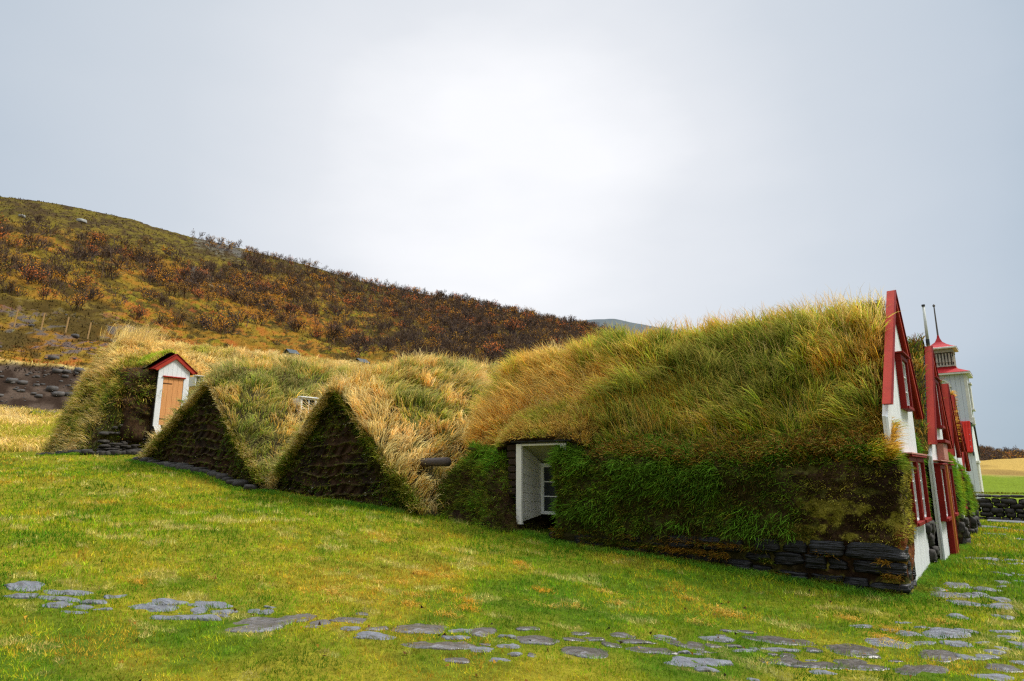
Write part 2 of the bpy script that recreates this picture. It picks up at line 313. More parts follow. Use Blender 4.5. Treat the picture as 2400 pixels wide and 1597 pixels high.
# ------------------------------------------------------------------ surfaces
class Surf:
    """parametric surface f(a, t) -> xyz with a, t in 0..1, roughened by noise"""
    def __init__(s, f, amp=.06, sc=1.6, seed=0, flip=1, fine=.02):
        s.f, s.amp, s.sc, s.seed, s.flip, s.fine = f, amp, sc, seed, flip, fine
    def ev(s, a, t):
        e = 2e-3; P = s.f(a, t); du = s.f(np.clip(a+e, 0, 1), t)-s.f(np.clip(a-e, 0, 1), t); dv = s.f(a, np.clip(t+e, 0, 1))-s.f(a, np.clip(t-e, 0, 1))
        n = np.cross(du, dv); A = np.linalg.norm(n, axis=1); N = norm(n)*s.flip
        d = (fbm(P, s.sc, 3, s.seed)-.5)*2*s.amp+(fbm(P, 9, 2, s.seed+3)-.5)*2*s.fine
        return P+N*d[:, None], N, A
    def mesh(s, name, nu, nv, m, parent, colf):
        a, t = np.meshgrid(np.linspace(0, 1, nu), np.linspace(0, 1, nv), indexing='ij'); P, N, _ = s.ev(a.ravel(), t.ravel())
        return quads(name, P, grid_faces(nu, nv), m, parent, colf(P))
    def sample(s, n, a0=0, a1=1, t0=0, t1=1, dens=None):
        a = G.uniform(a0, a1, n*2); t = G.uniform(t0, t1, n*2); P, N, A = s.ev(a, t); w = A/A.max()
        if dens is not None: w = w*dens(P, a, t)
        k = np.isin(np.arange(len(a)), G.choice(len(a), size=min(n, int((w > 1e-4).sum())), replace=False, p=w/w.sum()))
        return P[k], N[k], a[k], t[k]
def roof_cols(P):
    return mixc(np.array([.05, .038, .015]), np.array([.12, .11, .025]), sstep(fbm(P, 2.5, 4, 61), .4, .62))
def soil_cols(P):
    c = mixc(np.array([.022, .011, .006]), np.array([.055, .030, .014]), sstep(fbm(P, 3, 4, 63), .35, .62))
    return mixc(c, np.array([.10, .10, .02]), sstep(fbm(P, 7, 3, 65), .60, .70)*.7)
def ridge_prism(axis, a0, a1, rc, rz, zb, sl, sr, rnd_=.02):
    """roof ridge running along an axis; rc(a) ridge cross position, rz(a) ridge height, zb base height, slopes left/right (dz per d)"""
    def f(a, t):
        q = a0+(a1-a0)*a; s = (t-.5)*2; r = rz(q); h = r-zb
        w = np.where(s < 0, h/sl, h/sr); off = s*w
        z = zb+h*(1-(np.sqrt(s*s+rnd_)-math.sqrt(rnd_))/(math.sqrt(1+rnd_)-math.sqrt(rnd_)))
        c = rc(q)+off
        return np.stack([c, q, z], 1) if axis == 'Y' else np.stack([q, c, z], 1)
    return f
def wall_path(pts, prof, top):
    """thick turf wall: plan polyline (outer side on the left of travel = outward), profile list of (inset, share of height)"""
    pts = np.array(pts, float); seg = np.r_[0, np.cumsum(np.linalg.norm(np.diff(pts, axis=0), axis=1))]; u = np.linspace(0, seg[-1], 400)
    X = np.interp(u, seg, pts[:, 0]); Y = np.interp(u, seg, pts[:, 1])
    k = np.ones(15)/15; Xp = np.convolve(np.pad(X, 7, 'edge'), k, 'valid'); Yp = np.convolve(np.pad(Y, 7, 'edge'), k, 'valid')
    tx, ty = np.gradient(Xp), np.gradient(Yp); ln = np.hypot(tx, ty); nx, ny = ty/ln, -tx/ln
    pr = np.array(prof, float); ts = np.linspace(0, 1, len(pr))
    def f(a, t):
        i = a*399; x = np.interp(i, np.arange(400), Xp); y = np.interp(i, np.arange(400), Yp); ax = np.interp(i, np.arange(400), nx); ay = np.interp(i, np.arange(400), ny)
        ins = np.interp(t, ts, pr[:, 0]); h = np.interp(t, ts, pr[:, 1]); xx = x-ax*ins; yy = y-ay*ins
        z0 = lawn(x, y)-.15
        return np.stack([xx, yy, z0+(top(x, y)-z0)*h], 1)
    return f
def blob_dirs(planes, p, W3):
    n = np.array([norm(np.array(q[0], float)) for q in planes]); d = np.array([q[1] for q in planes], float)
    m = np.maximum(W3@n.T, 0)/d; r = (m**p).sum(1)**(-1/p); N = norm(((m**(p-1))/d)@n); return r, N
class Blob:
    def __init__(s, c, planes, p=12, amp=.05, sc=1.5, seed=0, fine=.02): s.c = np.array(c, float); s.pl = planes; s.p = p; s.amp = amp; s.sc = sc; s.seed = seed; s.fine = fine
    def at(s, W3):
        r, N = blob_dirs(s.pl, s.p, W3); P = s.c+W3*r[:, None]
        d = (fbm(P, s.sc, 3, s.seed)-.5)*2*s.amp+(fbm(P, 9, 2, s.seed+3)-.5)*2*s.fine
        return P+N*d[:, None], N, r*r/np.maximum((N*W3).sum(1), .15)
    def mesh(s, name, nu, nv, m, parent, colf, smooth=True):
        th, ph = np.meshgrid(np.linspace(0, 2*math.pi, nu), np.linspace(.02, math.pi-.02, nv), indexing='ij'); th, ph = th.ravel(), ph.ravel()
        W3 = np.stack([np.cos(th)*np.sin(ph), np.sin(th)*np.sin(ph), np.cos(ph)], 1); P, N, _ = s.at(W3)
        return quads(name, P, grid_faces(nu, nv)[:, ::-1], m, parent, colf(P) if colf else None, smooth)
    def sample(s, n, dens=None, k=4):
        W3 = norm(G.normal(0, 1, (n*k, 3))); P, N, w = s.at(W3)
        if dens is not None: w = w*dens(P, N)
        i = G.choice(len(P), size=min(n, int((w > 1e-6).sum())), replace=False, p=w/w.sum()); return P[i], N[i]
def stones_mesh(name, L, m, parent, seed=0, layered=True, res=9):
    """a course of stones: L = list of (x, y, z, hx, hy, hz, rotz)"""
    Vs = []; Fs = []; off = 0
    th, ph = np.meshgrid(np.linspace(0, 2*math.pi, res*2), np.linspace(.05, math.pi-.05, res), indexing='ij')
    W3 = np.stack([np.cos(th.ravel())*np.sin(ph.ravel()), np.sin(th.ravel())*np.sin(ph.ravel()), np.cos(ph.ravel())], 1)
    F = grid_faces(res*2, res)[:, ::-1]
    for k, (x, y, z, hx, hy, hz, rz) in enumerate(L):
        q = np.random.default_rng(seed*1000+k)
        pl = [((1, 0, 0), 1), ((-1, 0, 0), 1), ((0, 1, 0), 1), ((0, -1, 0), 1), ((0, 0, 1), 1), ((0, 0, -1), 1)]+[(tuple(q.normal(0, 1, 3)), q.uniform(1.0, 1.35)) for _ in range(5)]
        r, N = blob_dirs(pl, 30 if layered else 7, W3); S = np.array([hx, hy, hz]); P = W3*r[:, None]*S
        P = P*(1+(fbm(P+k*3.7, 4/max(hx, .1)*.4, 3, seed)-.5)[:, None]*.28)
        if layered: P[:, :2] *= 1+.05*np.sign(np.sin(P[:, 2:3]/hz*7+k))*q.uniform(.3, 1)
        c, s_ = math.cos(rz), math.sin(rz); P = np.stack([P[:, 0]*c-P[:, 1]*s_, P[:, 0]*s_+P[:, 1]*c, P[:, 2]], 1)+np.array([x, y, z])
        Vs.append(P); Fs.append(F+off); off += len(P)
    return quads(name, np.concatenate(Vs), np.concatenate(Fs), m, parent, None, smooth=not layered)
def cst(v): return lambda q: np.full_like(np.asarray(q, float), v)
def itp(xs, ys): return lambda q: np.interp(q, xs, ys)

# ================================================================== FRONT HOUSES WITH RED AND WHITE GABLES
def window(H, x, ya, yb, za, zb, d=.085, cols=2, rows=3, name='window'):
    f = MB(); w = .07
    f.box(x, x+d, ya, ya+w, za, zb); f.box(x, x+d, yb-w, yb, za, zb); f.box(x, x+d, ya+w, yb-w, zb-w, zb); f.box(x, x+d+.02, ya+w, yb-w, za, za+.05)
    f.box(x-.01, x+d+.045, ya-.03, yb+.03, zb+.003, zb+.03)
    fr = f.build(name, M_dred, H, .004)
    s = MB(); a, b, c, e = ya+w+.003, yb-w-.003, za+.053, zb-w-.003; sw = .035
    s.box(x+.012, x+.05, a, a+sw, c, e); s.box(x+.012, x+.05, b-sw, b, c, e); s.box(x+.012, x+.05, a+sw, b-sw, c, c+sw); s.box(x+.012, x+.05, a+sw, b-sw, e-sw, e)
    for k in range(1, cols): q = a+(b-a)*k/cols; s.box(x+.014, x+.046, q-.012, q+.012, c+sw, e-sw)
    for k in range(1, rows): q = c+(e-c)*k/rows; s.box(x+.016, x+.042, a+sw, b-sw, q-.011, q+.011)
    s.build('sash', M_white, fr, .002)
    g = MB(); g.box(x+.004, x+.010, a, b, c, e); g.build('pane', M_glass, fr)
    return fr
def gable_front(H, xf, y0, y1, yc, zap, yl, yr, zbt, xb0, xb1, bt=.13, pw=.085, inner=.14):
    """white boarded gable facing +X with red barge boards"""
    def rz(y): return np.where(y < yc, zbt+(zap-zbt)*(y-yl)/(yc-yl), zbt+(zap-zbt)*(yr-y)/(yr-yc))-inner
    m = MB(); y = y0
    while y < y1-.02:
        e = min(y+pw-.007, y1); zg = float(lawn(xf, y))-.12
        za, zb_ = float(rz(y)), float(rz(e)); P = [(xf, y, zg), (xf, e, zg)]
        if y < yc < e: P += [(xf, e, zb_), (xf, yc, zap-inner), (xf, y, za)]
        else: P += [(xf, e, zb_), (xf, y, za)]
        m.prism(P, (-1, 0, 0), .03); y += pw
    w = m.build('gable_boards', M_white, H, .003)
    b = MB(); b.prism([(xf-.022, y0+.01, float(lawn(xf, y0))-.2), (xf-.022, y1-.01, float(lawn(xf, y1))-.2), (xf-.022, y1-.01, float(rz(y1-.01))), (xf-.022, yc, zap-inner-.02), (xf-.022, y0+.01, float(rz(y0+.01)))], (-1, 0, 0), .05)
    b.build('gable_backing', M_whitew, H)
    for sgn, ye in ((-1, yl), (1, yr)):
        q = MB(); k = (zap-zbt)/abs(yc-ye); t = bt*math.sqrt(1+k*k); ti = bt/ k*math.sqrt(1+k*k)
        q.prism([(xb0, ye, zbt), (xb0, yc+sgn*.001, zap), (xb0, yc+sgn*.001, zap-t), (xb0, ye-sgn*(ti), zbt)], (1, 0, 0), xb1-xb0)
        bo = q.build('barge_board', M_red, H, .003)
        q = MB(); t2 = t+.07; q.prism([(xf+.003, ye-sgn*(ti+.002), zbt+.02), (xf+.003, yc+sgn*.001, zap-t-.003), (xf+.003, yc+sgn*.001, zap-t2), (xf+.003, ye-sgn*(ti+.035), zbt+.02)], (1, 0, 0), .035)
        q.prism([(xb1+.001, ye, zbt+.01), (xb1+.001, yc+sgn*.001, zap), (xb1+.001, yc+sgn*.001, zap-.05), (xb1+.001, ye-sgn*.02, zbt+.01)], (1, 0, 0), .02)
        q.build('moulding', M_dred, bo)
def roof_set(H, surf, n, L, Wd, cols, nu, nv, t1=1., lean=(0, 0, 0), bias=0, dens=None, t0=0., droop=.5, up=.7, sc=.8, seed=1, spread=.3, jit=.5, flow=.35):
    surf.mesh('roof_turf', nu, nv, M_turf, H, roof_cols)
    P, N, a, t = surf.sample(n, 0, 1, t0, t1, dens)
    ph = fbm(P, .7, 2, seed+90)*14; fl = np.stack([np.cos(ph), np.sin(ph), np.zeros(len(P))], 1)*flow
    Lr = G.uniform(L[0], L[1], len(P))*(.65+.7*fbm(P, 1.1, 2, seed+50))
    g = blades('roof_grass', P-N*.01, N, Lr, Wd, pick(P, cols, sc, seed, jit, bias), H, lean=np.asarray(lean)+fl, droop=droop, up=up, spread=spread, tipc=STRAW*.9)
    return tag(g, kind='stuff')

# ---- house 1 : long turf house in the foreground
H1 = thing('turf_house', 'large grass-roofed turf house in front with slate footing and nearest red and white gable', 'turf house', (-4, 11.5, .1), 'red and white gabled turf houses in a row')
gable_front(H1, -1.42, 10.16, 12.80, 11.85, 4.61, 10.08, 13.6, 2.6, -1.465, -1.35, inner=.26)
window(H1, -1.42, 11.48, 12.22, 2.64, 3.50, rows=3)
window(H1, -1.42, 10.92, 11.72, .92, 1.90, d=.10); window(H1, -1.42, 11.76, 12.60, .92, 1.90, d=.10)
q = MB(); q.box(-1.42, -1.27, 10.86, 12.68, 1.937, 1.96); q.build('drip_board', M_pink, H1, .003)
zH1 = itp([-10.3, -10.1, -9.8, -9.45, -9.1, -8.4, -2.2, -1.4], [2.1, 2.7, 3.35, 3.85, 4.12, 4.24, 4.30, 4.22])
s1 = Surf(ridge_prism('X', -1.46, -10.3, lambda x: 11.85+.08*np.sin(x*1.3), zH1, 1.88, 1.5, 1.5), amp=.12, sc=1.3, seed=2, flip=-1)
def d1(P, a, t): return (.25+.9*sstep(fbm(P, 3.5, 2, 151), .36, .52))*np.where(t < .5, 1., .35)*(1-.55*sstep(P[:, 2], 2.3, 1.95))
P, N, a, t = s1.sample(56000, 0, 1, 0, .72, d1)
hole = lambda P: (P[:, 0] > -7.84) & (P[:, 0] < -6.60) & (P[:, 2] < 2.30) & (P[:, 1] < 11)
k_ = ~hole(P) & (P[:, 0] < -1.56); P, N, a, t = P[k_], N[k_], a[k_], t[k_]
A_, T_ = np.meshgrid(np.linspace(0, 1, 420), np.linspace(0, 1, 160), indexing='ij'); V_, _n, _a = s1.ev(A_.ravel(), T_.ravel()); F_ = grid_faces(420, 160); F_ = F_[~hole(V_[F_].mean(1))]
quads('roof_turf', V_, F_, M_turf, H1, roof_cols(V_))
xx, zz = P[:, 0], P[:, 2]
gl = sstep(xx, -6.3, -9.0)*.6-sstep(zz, 3.6, 2.4)*sstep(xx, -8.5, -6.5)*.34+sstep(xx, -2.9, -1.7)*.22-.10*sstep(xx, -7.5, -6)
ph = fbm(P, .55, 2, 140)*16; fl = np.stack([np.cos(ph), np.sin(ph)*.6-.2, np.zeros(len(P))], 1)*.55*(1-sstep(zz, 3.3, 4.2)*.7)[:, None]
cc = pick(P, [GREEN*.9, GREEN*1.5, GREEN*.8+LIME*.8, LIME*1.45, GOLD*1.1, STRAW*1.25], .9, 4, 1.0, gl-.02)
Lr = G.uniform(.22, .52, len(P))*(.3+.75*fbm(P, 1.2, 2, 51)+.65*fbm(P, 4.5, 2, 52))*(1-.6*sstep(zz, 2.55, 2.0))*(1-.3*sstep(zz, 3.9, 4.35))
tag(blades('roof_grass', P-N*.01, N, Lr, .0125, cc, H1, lean=fl*.8+np.array([-.10, -.1, 0]), up=.85, droop=.5, spread=.26, clump=.16, cl=.5, tipc=STRAW*.85), kind='stuff')
# seed stalks standing above the roof grass
P, N, a, t = s1.sample(7000, 0, 1, .05, .56, lambda P, a, t: .25+sstep(fbm(P, .8, 2, 8), .5, .6)+(t > .47)*.6)
tag(blades('tall_stalks', P, N, G.uniform(.3, .58, len(P)), .0075, pick(P, [GOLD, STRAW, PALE], 1, 9), H1, lean=(-.05, 0, 0), up=1.2, nw=.4, droop=.35, spread=.2), kind='stuff')
# dry fringe hanging over the gable edge
n = 1700; yy = 10.0+.6*G.uniform(0, 1, n)**1.3; P = np.stack([G.uniform(-1.75, -1.40, n), yy, 1.98+(yy-10.1)*.7+G.normal(0, .04, n)-.03], 1); N = norm(np.tile([.35, -.75, .5], (n, 1)))
tag(blades('edge_fringe', P, N, G.uniform(.14, .28, n), .008, pick(P, [LIME, GOLD, STRAW, PALE], 2, 9), H1, lean=(.45, -.1, 0), up=.35, droop=1.0, spread=.3), kind='stuff')
n = 9000; tt = G.uniform(0, 1, n); P = np.stack([G.uniform(-1.95, -1.53, n), 10.15+tt*1.65, 1.98+tt*2.44], 1)+G.normal(0, .03, (n, 3)); N = norm(np.tile([.1, -.82, .56], (n, 1)))
tag(blades('dry_edge_grass', P, N, G.uniform(.06, .14, n), .009, pick(P, [BROWN*.8, BROWN*1.3, OLIVE*1.3, GOLD*.8, STRAW*.8], 2.5, 12), H1, lean=(-.25, -.1, -.3), up=.2, droop=1.0, spread=.4), kind='stuff')
# side wall of turf above slate
w1 = Surf(wall_path([(-6.80, 11.7), (-6.86, 9.90), (-5.6, 9.95), (-1.36, 10.0), (-1.385, 10.90)], [(.05, 0), (.02, .3), (0, .45), (-.02, .7), (-.03, .85), (.03, .95), (.12, 1.02), (.5, 1.10)], lambda x, y: np.interp(x, [-7, -6, -4, -2, -1.4], [2.10, 2.0, 1.90, 1.94, 1.97])), amp=.075, sc=1.6, seed=5, fine=.03)
def wc(P):
    c = soil_cols(P); r = sstep(P[:, 0], -3.2, -2.4); lichen = sstep(fbm(P, 5, 4, 70), .52, .60)*r*sstep(P[:, 2], 1.6, 1.0)
    c = mixc(c, np.array([.045, .045, .010]), (1-r)*.6); c = mixc(c, np.array([.30, .26, .035]), lichen*.85)
    return mixc(c, np.array([.30, .08, .015]), sstep(P[:, 0], -1.52, -1.44)*sstep(P[:, 2], .3, .5)*(1-sstep(P[:, 2], .8, 1.1))*.45)
w1.mesh('turf_wall', 520, 150, M_turf, H1, wc)
def dw(P, a, t): return (P[:, 2] > lawn(P[:, 0], P[:, 1])+np.interp(P[:, 0], [-7, -5, -1.4], [.18, .38, .66])-.03)*(1-.5*sstep(P[:, 0], -3.0, -2.2)*sstep(P[:, 2], 1.85, 1.6))*(.12+.5*sstep(fbm(P, 1.6, 3, 81), .38, .55)+.9*sstep(fbm(P, 6, 2, 82), .42, .55))
P, N, a, t = w1.sample(54000, 0, 1, .02, .95, dw)
cc = pick(P, [np.array([.08, .05, .012]), OLIVE*.9, DGREEN*1.1+OLIVE*.2, DGREEN*1.3+OLIVE*.3, GREEN*.55+OLIVE*.3, OLIVE*1.6, GREEN*.85+OLIVE*.3], 1.5, 14, 1.2, .02+.30*sstep(P[:, 2], 1.55, 1.95))
rt = sstep(P[:, 0], -2.9, -2.2)*sstep(P[:, 2], 1.85, 1.6); cc = mixc(cc, pick(P, [np.array([.05, .03, .01]), OLIVE, np.array([.42, .36, .05])], 3, 15, .9), rt)
tag(blades('wall_grass', P-N*.008, N, G.uniform(.04, .13, len(P))*(1-.5*rt)*(.4+1.1*fbm(P, 4, 2, 4)), .0105, cc, H1, lean=(0, -.1, -.35), up=.25, droop=.8, spread=.40, clump=.09, cl=.4), kind='stuff')
n = 16000; xq = G.uniform(-6.6, -1.5, n); tq = G.normal(0, .12, n); P = np.stack([xq, 10.02+np.clip(tq, -.05, .4)*.7+G.uniform(0, .12, n), 1.98+tq*.9+.08*np.sin(xq*2.1)], 1)
tag(blades('ledge_grass', P, norm(np.tile([0, -.7, .7], (n, 1))), G.uniform(.05, .17, n), .0105, pick(P, [BROWN*.7, OLIVE, GREEN*.8, GOLD*.7, BROWN*1.3, STRAW*.7, GREEN*1.1], 1.8, 17, 1.1), H1, lean=(0, -.1, -.25), up=.35, droop=.9, spread=.5), kind='stuff')
P, N, a, t = w1.sample(5000, .05, .72, .2, .9, lambda P, a, t: (P[:, 2] > lawn(P[:, 0], P[:, 1])+.5)*sstep(fbm(P, 2.0, 2, 86), .48, .58)*(P[:, 0] < -2.6))
tag(blades('wall_tufts', P, N, G.uniform(.14, .26, len(P)), .0085, pick(P, [DGREEN*1.4+OLIVE*.2, GREEN*.8+OLIVE*.2, GREEN*1.1], 2, 18, .8), H1, lean=(0, -.1, -.5), up=.3, droop=1.0, spread=.35), kind='stuff')
q = rnd; L = []
def zft(x): return float(np.interp(x, [-7, -5.2, -3.8, -1.4], [.20, .36, .46, .66]))
for row in range(3):
    x = -1.37-(.03 if row == 1 else 0)
    while x > -6.95:
        wd = q.uniform(.26, .74)*(1.1 if x > -2 else .85); xc = x-wd/2; top = zft(xc); n_ = 3 if top > .5 else (2 if top > .3 else 1)
        if row < n_:
            hz = top/n_/2; zc = float(lawn(xc, 10.0))+top*(row+.5)/n_-(.04 if row == 0 else 0)
            L.append((xc, 10.10+q.uniform(-.035, .035), zc, wd/2*.98, .15+q.uniform(-.02, .03), hz*q.uniform(.68, 1.04), q.uniform(-.09, .09)))
        x -= wd*q.uniform(1.0, 1.12)
for yq, zq in ((10.3, .12), (10.62, .1), (10.3, .42), (10.66, .4)): L.append((-1.50, yq, zq, .12, .17, .14, .1))
stones_mesh('stone_footing', L, M_slate, H1, 3, True, 18)
n = 15000; P = np.stack([G.uniform(-6.9, -1.45, n), 9.95+G.normal(0, .02, n), np.zeros(n)], 1); P[:, 2] = lawn(P[:, 0], P[:, 1])+G.choice([.02, .22, .40], n, p=[.5, .3, .2])*np.interp(P[:, 0], [-7, -4, -1.4], [.5, .8, 1.])+G.normal(0, .015, n)
P = P[fbm(P, 2.6, 2, 19)+(P[:, 0] < -3.2)*.05 > .50]
tag(blades('crevice_grass', P, np.tile([0, -1, .2], (len(P), 1)), G.uniform(.05, .15, len(P)), .007, pick(P, [OLIVE*.7, GREEN*.6, OLIVE*1.3, BROWN*.8, GOLD*.5], 2, 16, .9), H1, lean=(0, -.2, -.1), up=.5, droop=1.0, spread=.4), kind='stuff')
# boxed window in the side wall
wb = MB(); wb.box(-7.80, -7.67, 10.0, 10.06, .70, 2.21); wb.box(-6.77, -6.64, 10.0, 10.06, .75, 2.20)
wb.box(-7.67, -6.77, 10.01, 10.05, 2.17, 2.205); bx = wb.build('window_box', M_whitew, H1, .004)
wb = MB(); wb2 = MB()
for k in range(8):
    za, zb_ = .74+k*.185, .74+(k+1)*.185-.006; f = lambda z, e: .85+(z-.74)/1.48*(1.84-.85) if e else z
    wb.poly8([(-7.74, 10.062, za), (-7.72, 10.062, za), (-7.72, 10.80, f(za, 1)), (-7.74, 10.80, f(za, 1)), (-7.74, 10.062, zb_), (-7.72, 10.062, zb_), (-7.72, 10.80, f(zb_, 1)), (-7.74, 10.80, f(zb_, 1))])
    wb2.poly8([(-6.72, 10.062, za), (-6.70, 10.062, za), (-6.70, 10.80, f(za, 1)), (-6.72, 10.80, f(za, 1)), (-6.72, 10.062, zb_), (-6.70, 10.062, zb_), (-6.70, 10.80, f(zb_, 1)), (-6.72, 10.80, f(zb_, 1))])
wb.build('side_board', M_whitew, bx, .002); wb2.build('side_board', M_whitew, bx, .002)
wb = MB(); wb.poly8([(-7.72, 10.06, 2.20), (-6.70, 10.06, 2.20), (-6.70, 10.80, 1.85), (-7.72, 10.80, 1.85), (-7.72, 10.06, 2.23), (-6.70, 10.06, 2.23), (-6.70, 10.80, 1.88), (-7.72, 10.80, 1.88)])
wb.build('ceiling_board', mat('grey_green_board', (.27, .275, .235), rough=.6, nscale=5, namt=.1), bx)
wb = MB(); X0, X1, Z0, Z1 = -7.718, -6.722, .855, 1.845
wb.box(X0, X0+.075, 10.70, 10.745, Z0, Z1); wb.box(X1-.075, X1, 10.70, 10.745, Z0, Z1); wb.box(X0+.075, X1-.075, 10.70, 10.745, Z1-.075, Z1); wb.box(X0+.075, X1-.075, 10.70, 10.745, Z0, Z0+.06)
wb.box((X0+X1)/2-.035, (X0+X1)/2+.035, 10.695, 10.74, Z0+.06, Z1-.075)
for k in (1, 2): wb.box(X0+.075, X1-.075, 10.71, 10.735, Z0+.06+(Z1-Z0-.135)*k/3-.011, Z0+.06+(Z1-Z0-.135)*k/3+.011)
wf = wb.build('window', M_white, H1, .003)
wb = MB(); wb.box(X0+.05, X1-.05, 10.722, 10.726, Z0+.05, Z1-.05); wb.build('pane', M_glass, wf)
wb = MB(); wb.box(X0+.08, X0+.15, 10.735, 10.738, Z0+.06, Z1-.08); wb.build('curtain', M_curtain, wf)
wb = MB(); wb.box(-7.9, -6.5, 9.96, 10.5, 2.235, 2.265); wb.build('slate_lintel', M_slate, H1, .006)
def lbf(a, t):
    x = -8.35+2.15*a; e = np.abs(2*a-1)**4
    y = np.interp(t, [0, .1, .25, .5, 1], [10.35, 9.98, 9.95, 10.12, 10.75])+e*.12; z = np.interp(t, [0, .1, .25, .5, 1], [2.262, 2.268, 2.34, 2.50, 2.92])-e*.20
    return np.stack([x, y, z], 1)
lb = Surf(lbf, .025, 3, 8, 1, .012); lb.mesh('lintel_turf', 90, 30, M_turf, H1, lambda P: soil_cols(P)*.9)
P, N, a, t = lb.sample(6000, 0, 1, .18, 1); tag(blades('lintel_grass', P, N, G.uniform(.08, .22, len(P))*(.4+t), .010, pick(P, [BROWN, OLIVE, GOLD, STRAW, LIME], 1.5, 21, .8, .1), H1, lean=(-.1, -.15, 0), up=.6, droop=.7, spread=.35, tipc=STRAW*.8), kind='stuff')
for k, (x0, x1) in enumerate(((-8.06, -7.82), (-6.62, -6.42))):
    st = MB()
    for j in range(7): st.box(x0+rnd.uniform(-.04, .04), x1+rnd.uniform(-.04, .04), 10.02+rnd.uniform(-.03, .03), 10.6, 1.25+j*.14, 1.37+j*.14)
    st.build('turf_jamb', mat('dark_turf_sod', (.03, .017, .009), rough=.95, namt=.5, bump=.03), H1, .015)

# ---- mound beside the window box
MD = thing('turf_bank', 'rounded mossy turf bank between the boxed window and the log', 'turf bank', (-9.5, 10.8, .6))
w2 = Surf(wall_path([(-10.95, 12.0), (-10.75, 10.0), (-8.3, 9.80), (-7.93, 9.95), (-7.87, 11.3)], [(-.20, 0), (-.06, .25), (.02, .5), (.12, .75), (.26, .93), (.5, 1.02), (.9, 1.06), (1.3, 1.1)], lambda x, y: np.interp(x, [-10.9, -10.3, -9.7, -9.2, -8.4, -7.8], [.95, 1.3, 1.72, 1.98, 2.06, 2.0])), .11, 1.4, 15, fine=.04)
w2.mesh('turf_body', 260, 100, M_turf, MD, lambda P: mixc(soil_cols(P), np.array([.10, .10, .015]), sstep(fbm(P, 2, 3, 71), .45, .6)*.7))
P, N, a, t = w2.sample(32000, 0, 1, .02, 1, lambda P, a, t: .12+sstep(fbm(P, 1.6, 3, 83), .4, .6)*.6+.6*sstep(fbm(P, 6, 2, 84), .42, .55)+(P[:, 2] > 1.6)*.8)
tag(blades('bank_grass', P, N, G.uniform(.05, .15, len(P))*(1+sstep(P[:, 2], 1.5, 2.0)*.6), .0085, pick(P, [np.array([.06, .04, .012]), OLIVE*.8, DGREEN, OLIVE*1.3, GREEN*.7, OLIVE*2.2, GREEN*1.2], 1.3, 23, 1., .35*sstep(P[:, 2], 1.4, 1.95)-.05), MD, lean=(0, -.1, -.2), up=.35, droop=.8, spread=.36, clump=.10, cl=.4), kind='stuff')
lg = MB(); lg.tube((-11.3, 9.98, 1.875), (-9.6, 9.98, 1.885), .085, .095, 16); LG = lg.build('log', M_wood, None, 0, True)
tag(LG, 'weathered grey log lying in the gap beside the mossy turf bank', 'log')

